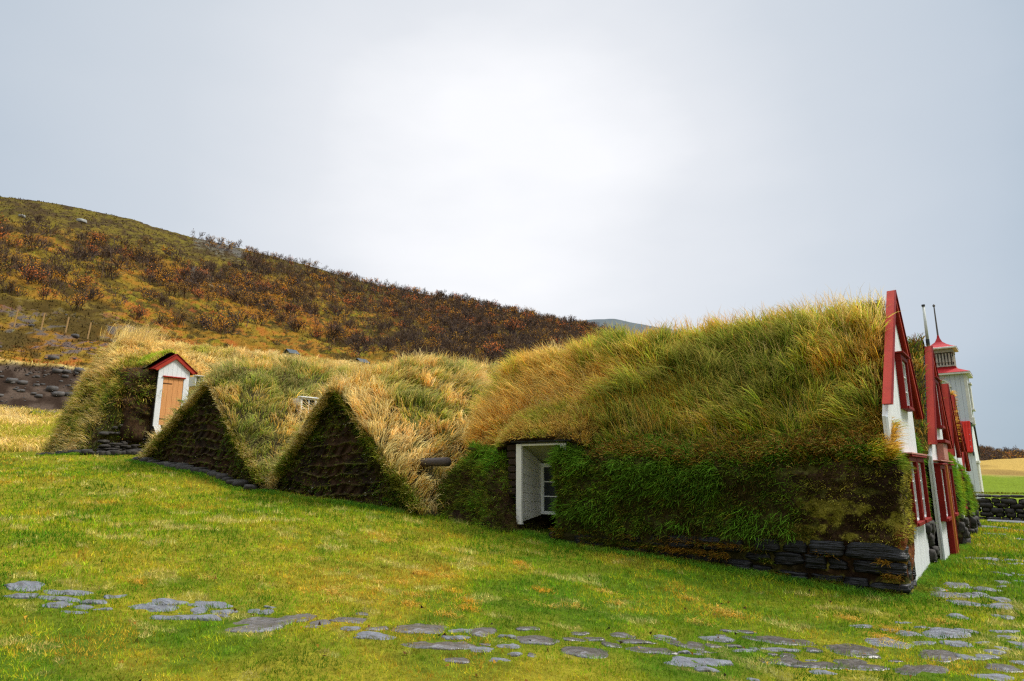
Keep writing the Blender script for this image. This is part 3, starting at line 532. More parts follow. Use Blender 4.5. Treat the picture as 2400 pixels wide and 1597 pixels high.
# ================================================================== TURF GABLE HOUSES (triangular ends)
def tri_house(label, rx, y0, y1, rzf, zb, sl, sr, ng, seed, cols, bias, lean, gl=(.2, .42), gw=.014):
    H = thing('turf_gable_house', label, 'turf house', (rx, y0+2, zb), 'turf houses with triangular earth ends')
    s = Surf(ridge_prism('Y', y0-.10, y1, cst(rx), rzf, zb-.15, sl, sr), amp=.12, sc=1.0, seed=seed, flip=-1)
    s.mesh('roof_turf', 200, 220, M_turf, H, roof_cols)
    P, N, a, t = s.sample(int(ng*.85), 0, 1, .0, 1, lambda P, a, t: (.2+.9*sstep(fbm(P, 2.5, 2, seed+33), .36, .52))*np.where(t > .44, 1., .25)*(.25+.75*sstep(P[:, 2], zb+.1, zb+.5)))
    ph = fbm(P, .6, 2, seed+90)*15; fl = np.stack([np.cos(ph)*.5+.15, np.sin(ph)*.35-.15, np.zeros(len(P))], 1)*.8
    cc = pick(P, cols, .9, seed+1, .7, bias)
    Lr = G.uniform(gl[0], gl[1], len(P))*(.3+.8*fbm(P, 1.0, 2, seed+50)+.7*fbm(P, 3.5, 2, seed+52))
    tag(blades('roof_grass', P-N*.01, N, Lr, gw, cc, H, lean=fl+np.asarray(lean), up=.7, droop=.7, spread=.22, tipc=PALE*.9, clump=.24, cl=.45), kind='stuff')
    P, N, a, t = s.sample(420, 0, .9, .47, .56); tag(blades('tall_stalks', P, N, G.uniform(.4, .62, len(P)), .010, pick(P, [GOLD, STRAW, PALE], 1, 9), H, lean=(.05, 0, 0), up=1.3, nw=.3, droop=.3, spread=.14), kind='stuff')
    rz0 = float(rzf(y0)); nu, nv = 300, 200
    A_, T_ = np.meshgrid(np.linspace(-1, 1, nu), np.linspace(0, 1, nv), indexing='ij'); A_, T_ = A_.ravel(), T_.ravel()
    zlo = zb-.35; z = zlo+T_*(rz0-.02-zlo); w = np.where(A_ < 0, (rz0-z)/sl, (rz0-z)/sr)*.97+.10*np.sin(T_*math.pi)*(vnoise(np.stack([T_*7, np.sign(A_)*3, T_*0], 1), seed)-.3); x = rx+A_*w
    zw = z+.07*np.sin(x*1.3+seed)+.04*np.sin(x*3.1)+(fbm(np.stack([x, z, z*0], 1), 2.5, 2, seed+1)-.5)*.14; ch = .235; k = np.floor(zw/ch); fr = zw/ch-k
    am = .020+.035*sstep(fbm(np.stack([x*1.4, k*1.7, z*0], 1), 1., 2, seed+2), .35, .65); d = am*(np.exp(-((fr-.02)/.12)**2)+np.exp(-((fr-1.0)/.12)**2))
    blk = .026*np.sign(np.sin((x+np.where(k % 2 == 0, 1, -1)*(fr*ch)*1.0)*17+k*2.1))
    Pf = np.stack([x, y0+.16*T_-d-blk*.8, z], 1); Pf[:, 1] -= (fbm(Pf, 1.1, 3, seed)-.5)*.22+(fbm(Pf, 8, 2, seed+5)-.5)*.05
    Pf[:, 1] += .5*np.clip(np.abs(A_)-.93, 0, 1)
    course = np.exp(-(np.minimum(fr, 1-fr)/.07)**2)
    c = mixc(np.array([.016, .009, .005]), np.array([.045, .022, .010]), sstep(fbm(Pf, 2.2, 4, seed+7), .35, .62))
    c = mixc(c, np.array([.13, .12, .03]), course*sstep(fbm(Pf, 3, 3, seed+8), .40, .58)*.75)
    quads('turf_gable', Pf, grid_faces(nu, nv), M_turf, H, c)
    # moss tufts along the courses, denser to the edges and the foot
    n = 60000; i = G.choice(len(Pf), n); wgt = .035+.26*course[i]+.25*sstep(fbm(Pf[i], 3.2, 2, seed+60), .50, .60)+.9*sstep(np.abs(A_[i])+.14*G.normal(0, 1, n), .66, .98)+.5*sstep(A_[i], .45, .8)*(T_[i] > .05)+.8*sstep(T_[i]+.05*G.normal(0, 1, n), .20, .06)+.25*sstep(T_[i], .75, .95)
    i = i[G.uniform(0, 1, n) < wgt*.55]; Pb = Pf[i]+G.normal(0, .012, (len(i), 3))
    spec = G.uniform(0, 1, len(i)) < .05
    cc = pick(Pb, [np.array([.05, .035, .012]), OLIVE*.7, DGREEN, OLIVE, OLIVE*1.7, GREEN*.8], 1.6, seed+9, .9, .15*sstep(T_[i], .3, .05)); cc[spec] = np.array([.5, .47, .35])
    tag(blades('gable_moss', Pb, np.tile([0, -1, .1], (len(i), 1)), G.uniform(.03, .10, len(i))*np.where(spec, .5, 1), .010, cc, H, lean=(0, 0, -.45), up=.1, droop=.7, spread=.5), kind='stuff')
    # grass fringe running down both edges of the gable
    n = 15000; sg = np.where(G.uniform(0, 1, n) < .5, -1, 1); tt = G.uniform(0, 1, n)**.9; zz = zb-.1+tt*(rz0-zb+.1); ww = np.where(sg < 0, (rz0-zz)/sl, (rz0-zz)/sr)
    Pe = np.stack([rx+sg*ww*(1+G.normal(0, .035, n)-.02), y0-.08+.16*tt+G.normal(0, .07, n), zz+.03], 1)
    tag(blades('edge_fringe', Pe, norm(np.stack([sg*.6, -.6+0*sg, .6+0*sg], 1)), G.uniform(.07, .26, n), .010, pick(Pe, [OLIVE, GREEN*.9, OLIVE*2.4, STRAW*.8, PALE*.9], 1.5, seed+11, .9, .55*tt-.02), H, lean=np.stack([sg*.2, -.1+0*sg, -.1+0*sg], 1), up=.3, droop=.9, spread=.35), kind='stuff')
    return H, s
GC = [OLIVE*.8, GREEN*1.1, LIME, OLIVE*2.6, STRAW, GOLD*1.1, PALE]
T2, sT2 = tri_house('middle turf house with dark triangular earth end nearest the log and golden grass roof', -13.05, 9.5, 17.5, itp([9.4, 9.7, 10.4, 11.1, 11.9, 12.7, 15, 17.5], [3.60, 3.74, 4.02, 4.22, 4.5, 4.68, 4.72, 4.68]), .95, 1.02, .86, 60000, 31, GC, .12, (.1, -.1, 0))
n = 9000
P = np.stack([G.uniform(-11.2, -10.2, n), G.uniform(9.5, 10.4, n), np.zeros(n)], 1); P[:, 2] = lawn(P[:, 0], P[:, 1])+G.uniform(0, .35, n)*np.clip(1-np.abs(P[:, 0]+10.8)*1.8, 0, 1)
tag(blades('foot_tussock', P, np.tile([0, -.4, .9], (n, 1)), G.uniform(.05, .14, n), .010, pick(P, [OLIVE*.7, DGREEN*1.3, OLIVE, GREEN], 2, 24), T2, lean=(0, -.2, 0), up=.4, droop=.9, spread=.5), kind='stuff')
T3, sT3 = tri_house('turf house with dark earth gable beside the door porch, white dormer in its roof', -18.9, 9.3, 18.5, itp([9.2, 9.5, 9.75, 10.2, 11.35, 13, 16, 18], [4.20, 4.42, 4.62, 4.84, 4.98, 5.15, 5.28, 5.35]), 1.45, .58, .84, 50000, 37, GC, .05, (.15, -.15, 0))
def footing(H, pts, n, seed, hs=(.10, .2), name='stone_footing'):
    L = []; pts = np.array(pts, float); sg = np.r_[0, np.cumsum(np.linalg.norm(np.diff(pts, axis=0), axis=1))]
    for k in range(n):
        u = (k+rnd.uniform(.2, .8))/n*sg[-1]; x = float(np.interp(u, sg, pts[:, 0])); y = float(np.interp(u, sg, pts[:, 1])); h = rnd.uniform(*hs)
        L.append((x, y, float(lawn(x, y))+h*.35, h*rnd.uniform(.9, 1.6), h*.9, h*rnd.uniform(.55, .85), rnd.uniform(0, 3)))
    return stones_mesh(name, L, M_stone, H, seed, False, 9)
footing(T3, [(-22.9, 9.2), (-19.5, 9.0), (-15.6, 9.05)], 22, 5, (.09, .19))
# dormer windows
def dormer(label, x, y, z, s):
    d = thing('dormer_window', label, 'dormer window', (x, y, z), 'small white dormer windows'); a = .52*s; h = 1.15*s
    m = MB()
    for ya, yb, za, zb_ in ((-a, -a+.1*s, 0, h), (a-.13*s, a, 0, h), (-a+.1*s, a-.13*s, h-.09*s, h), (-a+.1*s, a-.13*s, 0, .08*s), (-.03*s, .03*s, .08*s, h-.09*s), (-a+.1*s, -.03*s, h*.45, h*.45+.035*s), (.03*s, a-.13*s, h*.45, h*.45+.035*s)): m.box(x-.04, x, y+ya, y+yb, z+za, z+zb_)
    m.build('frame', M_white, d, .003)
    m = MB(); m.box(x-.14, x+.05, y-a-.04, y+a+.04, z+h+.003, z+h+.07*s); m.build('roof_board', M_white, d, .005)
    m = MB(); m.box(x-.5, x-.045, y-a+.02, y+a-.02, z, z+h); m.build('casing', M_whitew, d)
    m = MB(); m.box(x-.03, x-.02, y-a+.05, y+a-.05, z+.04, z+h-.04); m.build('pane', M_glass, d)
    return d
dormer('small white dormer window half sunk in the grass slope left of the middle earth gable', -16.55, 11.2, 3.22, .52)
dormer('little white dormer window just right of the door porch, only its top showing', -20.9, 9.98, 4.42, .27)

# ---- house 4 at the left with the door porch
H4 = thing('turf_house', 'tall mossy turf house at the left end, pale wooden door in red-gabled porch', 'turf house', (-27, 11, 2.3))
b4 = Blob((-27, 11.5, 3.5), [((1, 0, -.08), 2.55), ((-.944, 0, .33), 2.05), ((0, -.96, .28), 2.80), ((0, 1, 0), 8), ((.62, 0, .78), 2.50), ((-.76, 0, .65), 2.62), ((0, -.75, .66), 3.72), ((0, 0, 1), 3.28), ((0, 0, -1), 2.2), ((-.68, -.68, .22), 3.55), ((.6, -.75, .2), 3.95)], 14, .16, 1.0, 41, .05)
def h4c(P):
    c = soil_cols(P); c = mixc(c, np.array([.10, .11, .025]), sstep(fbm(P, 1.2, 3, 73), .45, .6)*.6)
    stripe = sstep(np.sin(P[:, 0]*26+fbm(P, 2, 2, 5)*6), .2, .9)*(P[:, 1] < 8.9)*sstep(P[:, 2], 4.8, 4.2)
    return mixc(c, np.array([.15, .125, .07]), stripe*.55)
b4.mesh('turf_body', 420, 260, M_turf, H4, h4c)
def roofpart(P, N): return np.maximum(sstep(N[:, 2], .22, .42), (P[:, 2] > 4.9+.3*fbm(P, 2, 2, 7))*.9*(N[:, 0] < .6))*(P[:, 1] < 17)*(P[:, 0] > -29.6)
P, N = b4.sample(50000, roofpart, 6)
cc = pick(P, [GREEN, LIME, OLIVE*2.4, STRAW, PALE, PALE], .9, 43, .9, .14+.2*sstep(P[:, 1], 9, 11))
tag(blades('roof_grass', P, N, G.uniform(.18, .40, len(P)), .018, cc, H4, lean=(.15, -.1, -.1), up=.6, droop=.8, spread=.26, tipc=STRAW, clump=.3), kind='stuff')
P, N = b4.sample(30000, lambda P, N: (N[:, 2] < .4)*(N[:, 2] > -.3)*((P[:, 1] < 9.2)+.35*(P[:, 2] > 4.0)+.1)*(P[:, 0] > -30)*(P[:, 1] < 13)*(.12+sstep(fbm(P, 1.0, 3, 91), .42, .58)), 8)
tag(blades('wall_moss', P, N, G.uniform(.05, .16, len(P)), .014, pick(P, [np.array([.07, .05, .02]), OLIVE*1.6, GREEN*1.1, np.array([.30, .26, .10]), OLIVE*3, STRAW*.9], .9, 45, 1.1, .45*sstep(P[:, 2], 3.6, 5.8)-.12), H4, lean=(0, 0, -.6), up=.05, droop=.6, spread=.35), kind='stuff')
footing(H4, [(-29.6, 8.3), (-28, 8.08), (-24.6, 8.1), (-24.25, 8.6), (-24.15, 10.0)], 46, 7, (.09, .18))
L = []
for k in range(90):
    y = rnd.uniform(8.6, 10.2); z = 2.35+rnd.random()**1.8*.95; L.append((-24.47+rnd.uniform(-.05, .04), y, z, .08, rnd.uniform(.07, .19), rnd.uniform(.03, .06), rnd.uniform(-.1, .1)))
stones_mesh('wall_stones', L, M_stone, H4, 9, False, 7)
n = 500; P = np.stack([-26.9+G.normal(0, .5, n), 10.2+G.normal(0, .45, n), np.full(n, 6.72)], 1)
tag(blades('tall_stalks', P, np.tile([0, 0, 1.], (n, 1)), G.uniform(.35, .8, n), .012, pick(P, [STRAW, PALE], 1, 46), H4, lean=(.25, .2, 0), up=1.2, nw=.2, droop=.4, spread=.2), kind='stuff')
P, N = b4.sample(7000, lambda P, N: (P[:, 0] > -25.1)*(P[:, 1] < 10.6)*(P[:, 2] > 3.7+.35*(P[:, 1]-8.3))*(N[:, 0] > .5), 14)
tag(blades('eave_grass', P, N, G.uniform(.18, .42, len(P)), .015, pick(P, [OLIVE, GREEN, LIME, STRAW, BROWN], 1.3, 49, 1.), H4, lean=(.2, 0, -.7), up=.1, droop=.9, spread=.35), kind='stuff')
P, N = b4.sample(5000, lambda P, N: (P[:, 0] > -25.1)*(P[:, 1] < 10.6)*(P[:, 2] < 4.2)*(N[:, 0] > .5)*sstep(fbm(P, 2, 2, 95), .45, .55), 14)
tag(blades('low_wall_moss', P, N, G.uniform(.04, .12, len(P)), .014, pick(P, [BROWN*.4, OLIVE, OLIVE*1.6], 1.3, 50, 1.), H4, lean=(0, 0, -.5), up=.1, droop=.9, spread=.35), kind='stuff')
# long rear ridge
s4 = Surf(ridge_prism('Y', 11.5, 33, cst(-27), itp([11.5, 13, 16, 20, 25, 31, 33], [6.55, 6.75, 6.92, 7.02, 7.2, 7.75, 7.6]), 3.2, .95, .95), .14, .8, 47, -1)
s4.mesh('rear_roof_turf', 240, 120, M_turf, H4, roof_cols)
P, N, a, t = s4.sample(46000, 0, 1, .46, .92); tag(blades('rear_roof_grass', P, N, G.uniform(.2, .42, len(P)), .018, pick(P, [LIME, OLIVE*2.5, STRAW, PALE, PALE], .7, 48, .7, .2), H4, lean=(.25, 0, -.05), up=.6, droop=.8, spread=.24, tipc=PALE, clump=.35), kind='stuff')
for yv in (17.1, 21.3):
    v = MB(); z0 = float(np.interp(yv, [16, 20, 25], [7.0, 7.1, 7.28])); hw = .27 if yv < 20 else .31
    for sx in (-.2, .17):
        for sy in (-hw+.05, hw-.12): v.box(-27+sx, -27+sx+.04, yv+sy, yv+sy+.06, z0-.25, z0+.12)
    v.box(-27.14, -26.86, yv-hw+.08, yv+hw-.1, z0-.2, z0+.08); v.box(-27.2, -26.79, yv-hw+.05, yv+hw-.06, z0+.075, z0+.10); vo = v.build('roof_vent', M_iron, H4)
    v = MB(); v.poly8([(-26.68, yv-hw, z0+.10), (-26.66, yv+hw, z0+.10), (-26.98, yv+hw, z0+.34), (-26.98, yv-hw, z0+.34), (-26.66, yv-hw, z0+.13), (-26.63, yv+hw, z0+.13), (-26.98, yv+hw, z0+.37), (-26.98, yv-hw, z0+.37)])
    v.poly8([(-27.32, yv-hw, z0+.10), (-27.32, yv+hw, z0+.10), (-27.0, yv+hw, z0+.34), (-27.0, yv-hw, z0+.34), (-27.34, yv-hw, z0+.13), (-27.34, yv+hw, z0+.13), (-27.0, yv+hw, z0+.37), (-27.0, yv-hw, z0+.37)])
    v.build('vent_cover', M_lead, vo)
# porch
X = -24.2; m = MB(); ys = np.linspace(10.05, 11.17, 8); pz = lambda y: 5.80-abs(y-10.6)*.80
for k in range(7):
    a_, b_ = ys[k]+.002, ys[k+1]-.002
    if b_ < 10.24 or a_ > 10.96: zl_ = 3.28
    else: zl_ = 5.05
    P = [(X, a_, zl_), (X, b_, zl_), (X, b_, pz(b_)), (X, a_, pz(a_))]
    if a_ < 10.6 < b_: P = [(X, a_, zl_), (X, b_, zl_), (X, b_, pz(b_)), (X, 10.6, 5.80), (X, a_, pz(a_))]
    m.prism(P, (-1, 0, 0), .03)
m.box(X-.04, X+.006, 10.05, 10.235, 3.25, 5.04); m.box(X-.04, X+.006, 10.965, 11.17, 3.25, 5.04)
pw_ = m.build('porch_front', M_white, H4, .002)
m = MB(); m.box(X-1.2, X-.045, 10.03, 10.07, 3.0, 5.35); m.box(X-1.2, X-.045, 11.15, 11.19, 3.0, 5.35); m.box(X-1.2, X-.06, 10.07, 11.15, 2.9, 3.26); m.build('porch_side', mat('dark_old_wood', (.025, .018, .014), rough=.9, namt=.4), H4)
m = MB()
for k in range(4):
    a_ = 10.245+k*.179; m.box(X-.03, X-.008, a_, a_+.174, 3.30, 5.03)
dr = m.build('door', M_door, H4, .003)
m = MB(); m.box(X-.008, X+.002, 10.245, 10.56, 4.80, 4.83); m.build('hinge', M_groove, dr)
m = MB(); m.box(X-.008, X+.002, 10.245, 10.55, 3.52, 3.55); m.build('hinge', M_groove, dr)
m = MB(); m.box(X-.008, X+.004, 10.82, 10.96, 4.22, 4.25); m.box(X, X+.03, 10.95, 11.03, 4.222, 4.246); m.build('latch', M_iron, dr)
m = MB(); m.box(X+.006, X+.05, 10.20, 11.02, 5.045, 5.085); m.build('lintel', M_red, H4, .004)
for sgn, ye in ((-1, 9.80), (1, 11.42)):
    m = MB(); m.prism([(X-.02, ye, 5.26), (X-.02, 10.6+sgn*.001, 5.90), (X-.02, 10.6+sgn*.001, 5.74), (X-.02, ye-sgn*.17, 5.24), (X-.02, ye-sgn*.09, 5.285)], (1, 0, 0), .09); m.build('barge_board', M_red, H4, .003)
    m = MB(); m.poly8([(X-1.6, ye, 5.275), (X+.09, ye, 5.275), (X+.09, 10.6, 5.915), (X-1.6, 10.6, 5.915), (X-1.6, ye, 5.30), (X+.09, ye, 5.30), (X+.09, 10.6, 5.94), (X-1.6, 10.6, 5.94)]); m.build('porch_roof', M_dred, H4)
ck = Blob((-24.85, 9.65, 4.2), [((1, 0, 0), .5), ((-1, 0, 0), 1), ((0, -1, 0), .55), ((0, 1, 0), .38), ((0, 0, 1), 1.12), ((0, 0, -1), 1.5), ((.5, -.5, .7), 1.0)], 14, .13, 3.2, 54, .05)
ck.mesh('turf_cheek', 90, 60, M_turf, H4, soil_cols); P, N = ck.sample(3500, lambda P, N: (N[:, 2] > -.3)*(.12+.9*(P[:, 2] > 4.3)+.5*sstep(fbm(P, 3, 2, 9), .48, .56))); tag(blades('cheek_grass', P, N, G.uniform(.06, .16, len(P)), .013, pick(P, [BROWN, OLIVE, GREEN, STRAW*.6], 1.5, 55), H4, lean=(.1, -.1, -.3), up=.2, droop=.8), kind='stuff')
sp = Surf(ridge_prism('X', X-.12, X-2.2, cst(10.52), cst(5.99), 5.30, .78, .8), .04, 1.5, 52, -1)
sp.mesh('porch_turf', 60, 60, M_turf, H4, roof_cols)
P, N, a, t = sp.sample(6000, 0.02, 1, .1, .9); tag(blades('porch_grass', P, N, G.uniform(.10, .26, len(P)), .014, pick(P, [GREEN*1.2, LIME, LIME*1.2, STRAW], 1.2, 53, .8, .1), H4, lean=(-.2, -.1, 0), up=.5, droop=.7), kind='stuff')
m = MB(); m.beam((X+.05, 10.16, 3.28), (X+.25, 10.36, 2.62), (0, .11, .03), (.012, 0, .004)); tag(m.build('plank', M_whitew, None, .003), 'short pale plank leaning below the pale wooden door of the porch', 'plank')

# ---- houses 2-5 of the gable row
def row_house(label, xf, y0, y1, yc, zap, yl, yr, zbt, zr, zb, n, seed, back=-8.5, o=.09):
    H = thing('turf_house', label, 'turf house', (xf-2, yc, .2), 'red and white gabled turf houses in a row')
    gable_front(H, xf, y0, y1, yc, zap, yl, yr, zbt, xf-.045, xf+.075)
    s = Surf(ridge_prism('X', xf-.05, back, cst(yc), cst(zr), zb, (zr-zb)/(yc-yl+.1), (zr-zb)/(yr-yc+.1)), .10, 1.3, seed, -1)
    s.mesh('roof_turf', 120, 80, M_turf, H, roof_cols)
    P, N, a, t = s.sample(n, 0, .4, 0, .7); tag(blades('roof_grass', P, N, G.uniform(.1, .26, len(P)), .012, pick(P, [BROWN, OLIVE, GREEN, GOLD*.8, STRAW*.8], 1.4, seed+1, .9), H, lean=(.1, -.2, 0), up=.5, droop=.8), kind='stuff')
    return H
def pier(H, x0, xf, ya, yb, zt, seed, zs=.75, moss=None, n=4500):
    w = Surf(wall_path([(x0, ya), (xf-.05, ya), (xf, ya+.08), (xf, yb-.08), (xf-.05, yb), (x0, yb)], [(0, 0), (.0, .3), (-.03, .6), (.0, .8), (.06, .93), (.18, 1.), (.3, 1.02)], lambda x, y: np.full(len(x), zt)), .07, 2.5, seed, fine=.03)
    w.mesh('turf_pier', 150, 70, M_turf, H, soil_cols)
    P, N, a, t = w.sample(n, 0, 1, .1, 1, lambda P, a, t: (P[:, 2] > zs+.1)*(.1+sstep(fbm(P, 2.2, 3, seed), .42, .55))*(P[:, 0] > xf-.6))
    tag(blades('pier_grass', P, N, G.uniform(.04, .13, len(P)), .010, pick(P, moss or [OLIVE, GREEN*.8, GREEN*1.1, GREEN*1.3], 1.5, seed+1, .7, .05), H, lean=(.1, -.1, -.5), up=.15, droop=.8), kind='stuff')
    L = []
    for k in range(16): L.append((xf-.02+rnd.uniform(-.04, .04), rnd.uniform(ya, yb), .15+rnd.random()*zs, .10, rnd.uniform(.09, .2), rnd.uniform(.05, .11), 0))
    for k in range(10): L.append((xf-.12-rnd.random()*.3, ya-.02, .15+rnd.random()*zs, rnd.uniform(.08, .16), .09, rnd.uniform(.05, .11), 0))
    stones_mesh('pier_stones', L, M_stone, H, seed, True, 9)
H2 = row_house('second gabled turf house from the front, pink panel over its door', -1.27, 13.35, 15.75, 14.95, 4.13, 13.4, 16.5, 2.15, 4.25, 1.9, 9000, 101)
pier(H1, -2.6, -1.45, 12.80, 13.30, 2.45, 103, .75)
window(H2, -1.27, 14.62, 15.28, 2.5, 3.45)
window(H2, -1.27, 13.42, 14.2, .85, 1.80, d=.09); window(H2, -1.27, 14.98, 15.66, .85, 1.80, d=.09)
m = MB(); m.box(-1.27, -1.18, 14.22, 14.30, .1, 1.80); m.box(-1.27, -1.18, 14.88, 14.96, .1, 1.80); m.box(-1.27, -1.175, 14.22, 14.96, 1.803, 1.86); m.build('door_frame', M_dred, H2, .004)
m = MB(); [m.box(-1.26, -1.27, 14.305+k*.149, 14.305+k*.149+.144, .15, 1.80) for k in range(4)]; m.build('door', M_ochre, H2, .003)
m = MB(); m.box(-1.27, -1.16, 14.44, 14.52, .12, 1.80); m.build('door_batten', M_ochre, H2, .004)
m = MB(); m.box(-1.27, -1.15, 13.40, 15.72, 1.863, 1.885); m.build('drip_board', M_pink, H2, .003)
m = MB(); m.box(-1.27, -1.16, 14.20, 14.98, 1.89, 2.20); m.build('over_door_panel', M_pink, H2, .01)
m = MB(); m.box(-1.27, -1.11, 14.14, 15.04, 2.203, 2.26); m.build('panel_cornice', M_dred, H2, .006)
H3 = row_house('third gabled turf house from the front, narrow white gable behind the mossy pier', -1.28, 17.2, 18.6, 17.7, 3.67, 16.9, 18.9, 2.0, 3.7, 1.8, 4000, 111)
pier(H2, -2.4, -1.20, 15.85, 17.1, 2.05, 113, .7, [GREEN, GREEN*1.3, LIME*.8], 7000)
window(H3, -1.28, 17.7, 18.3, .85, 1.7)
H4b = row_house('fourth gabled turf house from the front with dry grass hanging over its barge board', -1.34, 19.7, 21.0, 20.0, 3.62, 19.3, 21.5, 2.2, 3.72, 1.8, 5000, 121)
pier(H3, -2.2, -1.22, 18.85, 19.75, 1.9, 123, .6, [GREEN, GREEN*1.3, LIME*.8])
n = 2500; tt = G.uniform(0, 1, n); P = np.stack([G.uniform(-1.45, -1.30, n), 19.3+tt*1.0, 2.4+tt*1.3], 1); tag(blades('barge_grass', P, np.tile([.2, -.8, .5], (n, 1)), G.uniform(.08, .2, n), .012, pick(P, [BROWN*1.5, GOLD, STRAW], 2, 126), H4b, lean=(.1, 0, -.3), up=.3, droop=.8), kind='stuff')
H5 = row_house('fifth and farthest gabled turf house, small gable in front of the church', -1.43, 21.7, 23.4, 22.7, 3.12, 21.6, 23.95, 1.68, 3.2, 1.3, 3000, 131, -5.5)
pier(H4b, -2.2, -1.28, 21.1, 22.05, 1.55, 133, .45, [OLIVE*1.6, OLIVE, GREEN])
m = MB(); m.box(-1.43, -1.40, 22.3, 22.9, .1, 1.5); m.build('door', M_red, H5, .003)
m = MB(); m.tube((-1.25, 14.97, 4.05), (-1.245, 14.97, 4.95), .030, .023, 10); fp = m.build('flagpole', mat('pole_grey_white', (.40, .41, .36), rough=.6, namt=.15), None, 0, True)
tag(fp, 'slim grey-white flagpole rising from the peak of the second gable', 'flagpole')
m = MB(); m.tube((-1.245, 14.97, 4.95), (-1.245, 14.97, 4.985), .032, .032, 10); m.build('pole_cap', M_iron, fp)
m = MB(); m.tube((-1.25, 14.97, 4.16), (-1.249, 14.97, 4.27), .034, .034, 10); m.build('pole_band', M_iron, fp)

# ================================================================== CHURCH
CH = thing('church', 'white wooden church with grey boarded tower and red roofs behind the gable row', 'church', (-2.6, 32.5, .5))
m = MB()
xs_ = np.arange(-6.0, -1.62, .145); yN = 30.6
for x in xs_: m.box(x, x+.138, yN-.03, yN, .3, 2.40)
ys_ = np.arange(30.6, 34.6, .145)
for y in ys_: m.box(-1.62, -1.59, y, y+.138, .3, float(np.interp(y+.07, [30.5, 31.2, 32.6, 34, 34.7], [2.36, 3.5, 3.98, 3.5, 2.36])))
m.build('white_walls', M_white, CH)
m = MB(); m.box(-6, -1.63, 30.61, 34.6, .2, 2.38); m.build('wall_core', M_whitew, CH)
m = MB()
for x in np.arange(-6.0, -1.58, .10): m.poly8([(x, 30.5, 2.40), (x+.05, 30.5, 2.40), (x+.05, 31.2, 3.60), (x, 31.2, 3.60), (x, 30.47, 2.42), (x+.05, 30.47, 2.42), (x+.05, 31.17, 3.62), (x, 31.17, 3.62)])
for q1, q2, z1, z2 in ((30.5, 31.2, 2.38, 3.58), (31.2, 32.6, 3.58, 4.05), (34.0, 32.6, 3.58, 4.05), (34.7, 34.0, 2.38, 3.58)):
    m.poly8([(-6, q1, z1), (-1.57, q1, z1), (-1.57, q2, z2), (-6, q2, z2), (-6, q1, z1+.03), (-1.57, q1, z1+.03), (-1.57, q2, z2+.03), (-6, q2, z2+.03)])
m.build('nave_roof', M_redtin, CH)
m = MB()
for q1, q2, z1, z2 in ((30.48, 31.2, 2.26, 3.46), (31.2, 32.6, 3.46, 3.93), (34.0, 32.6, 3.46, 3.93), (34.75, 34.0, 2.26, 3.46)):
    m.poly8([(-1.57, q1, z1), (-1.53, q1, z1), (-1.53, q2, z2), (-1.57, q2, z2), (-1.57, q1, z1+.12), (-1.53, q1, z1+.12), (-1.53, q2, z2+.12), (-1.57, q2, z2+.12)])
m.build('gable_trim', M_lead, CH)
# tower
tx0, tx1, ty0, ty1 = -3.05, -1.50, 31.3, 32.9
m = MB()
for x in np.arange(tx0, tx1-.02, .17): m.box(x+.006, min(x+.17, tx1), ty0-.03, ty0, 3.62, 5.52)
for y in np.arange(ty0, ty1-.02, .17): m.box(tx1-.0, tx1+.03, y+.006, min(y+.17, ty1), 3.62, 5.52)
tw = m.build('tower', M_grey, CH)
m = MB(); m.box(tx0, tx1-.003, ty0+.003, ty1, 3.5, 5.52); m.build('tower_core', mat('tower_joint', (.17, .18, .19), namt=.1), tw)
m = MB(); m.box(tx0-.04, tx1+.05, ty0-.06, ty1+.04, 3.55, 3.62); m.box(tx0-.16, tx1+.17, ty0-.17, ty1+.16, 5.52, 5.60); m.box(tx1-.07, tx1+.036, ty0-.036, ty0+.05, 3.62, 5.52)
m.box(tx1+.0, tx1+.10, ty0-.05, ty0+.25, 3.5, 3.78); m.build('cornice', M_cream, tw, .008)
m = MB(); c0, c1, d0_, d1_ = tx0+.35, tx1-.34, ty0+.33, ty1-.33
m.poly8([(tx0-.17, ty0-.18, 5.603), (tx1+.18, ty0-.18, 5.603), (tx1+.18, ty1+.17, 5.603), (tx0-.17, ty1+.17, 5.603), (c0-.1, d0_-.1, 5.80), (c1+.1, d0_-.1, 5.80), (c1+.1, d1_+.1, 5.80), (c0-.1, d1_+.1, 5.80)])
m.box(c0-.06, c1+.06, d0_-.06, d1_+.06, 5.80, 5.90); m.build('skirt_roof', mat('bright_red_roof_paint', (.34, .008, .010), rough=.7, namt=.1), tw)
c0, c1, d0_, d1_ = c0-.06, c1+.02, d0_-.06, d1_+.06
m = MB(); m.box(c0+.05, c1-.05, d0_+.05, d1_-.05, 5.90, 6.62); bt_ = m.build('belfry', mat('belfry_dark', (.09, .08, .065), namt=.3), CH)
m = MB(); m.box(c0-.03, c1+.03, d0_-.03, d1_+.03, 5.903, 5.96)
m.box(c0-.01, c1+.01, d0_-.01, d1_+.01, 6.50, 6.64)
for x in np.linspace(c0, c1-.06, 9): m.box(x, x+.055, d0_, d0_+.045, 5.96, 6.46); m.tube((x+.027, d0_+.02, 6.08), (x+.027, d0_+.02, 6.30), .045, .03, 8)
for y in np.linspace(d0_, d1_-.06, 9): m.box(c1-.045, c1, y, y+.055, 5.96, 6.46)
m.build('balustrade', M_balus, bt_, .004)
m = MB(); m.box(c0-.13, c1+.14, d0_-.14, d1_+.14, 6.643, 6.72); m.build('belfry_cornice', M_cream, bt_, .012)
cx, cy = (c0+c1)/2, (d0_+d1_)/2; prof = [(.62, 6.722), (.45, 6.79), (.27, 6.90), (.13, 7.03), (.055, 7.20), (.03, 7.34)]
m = MB()
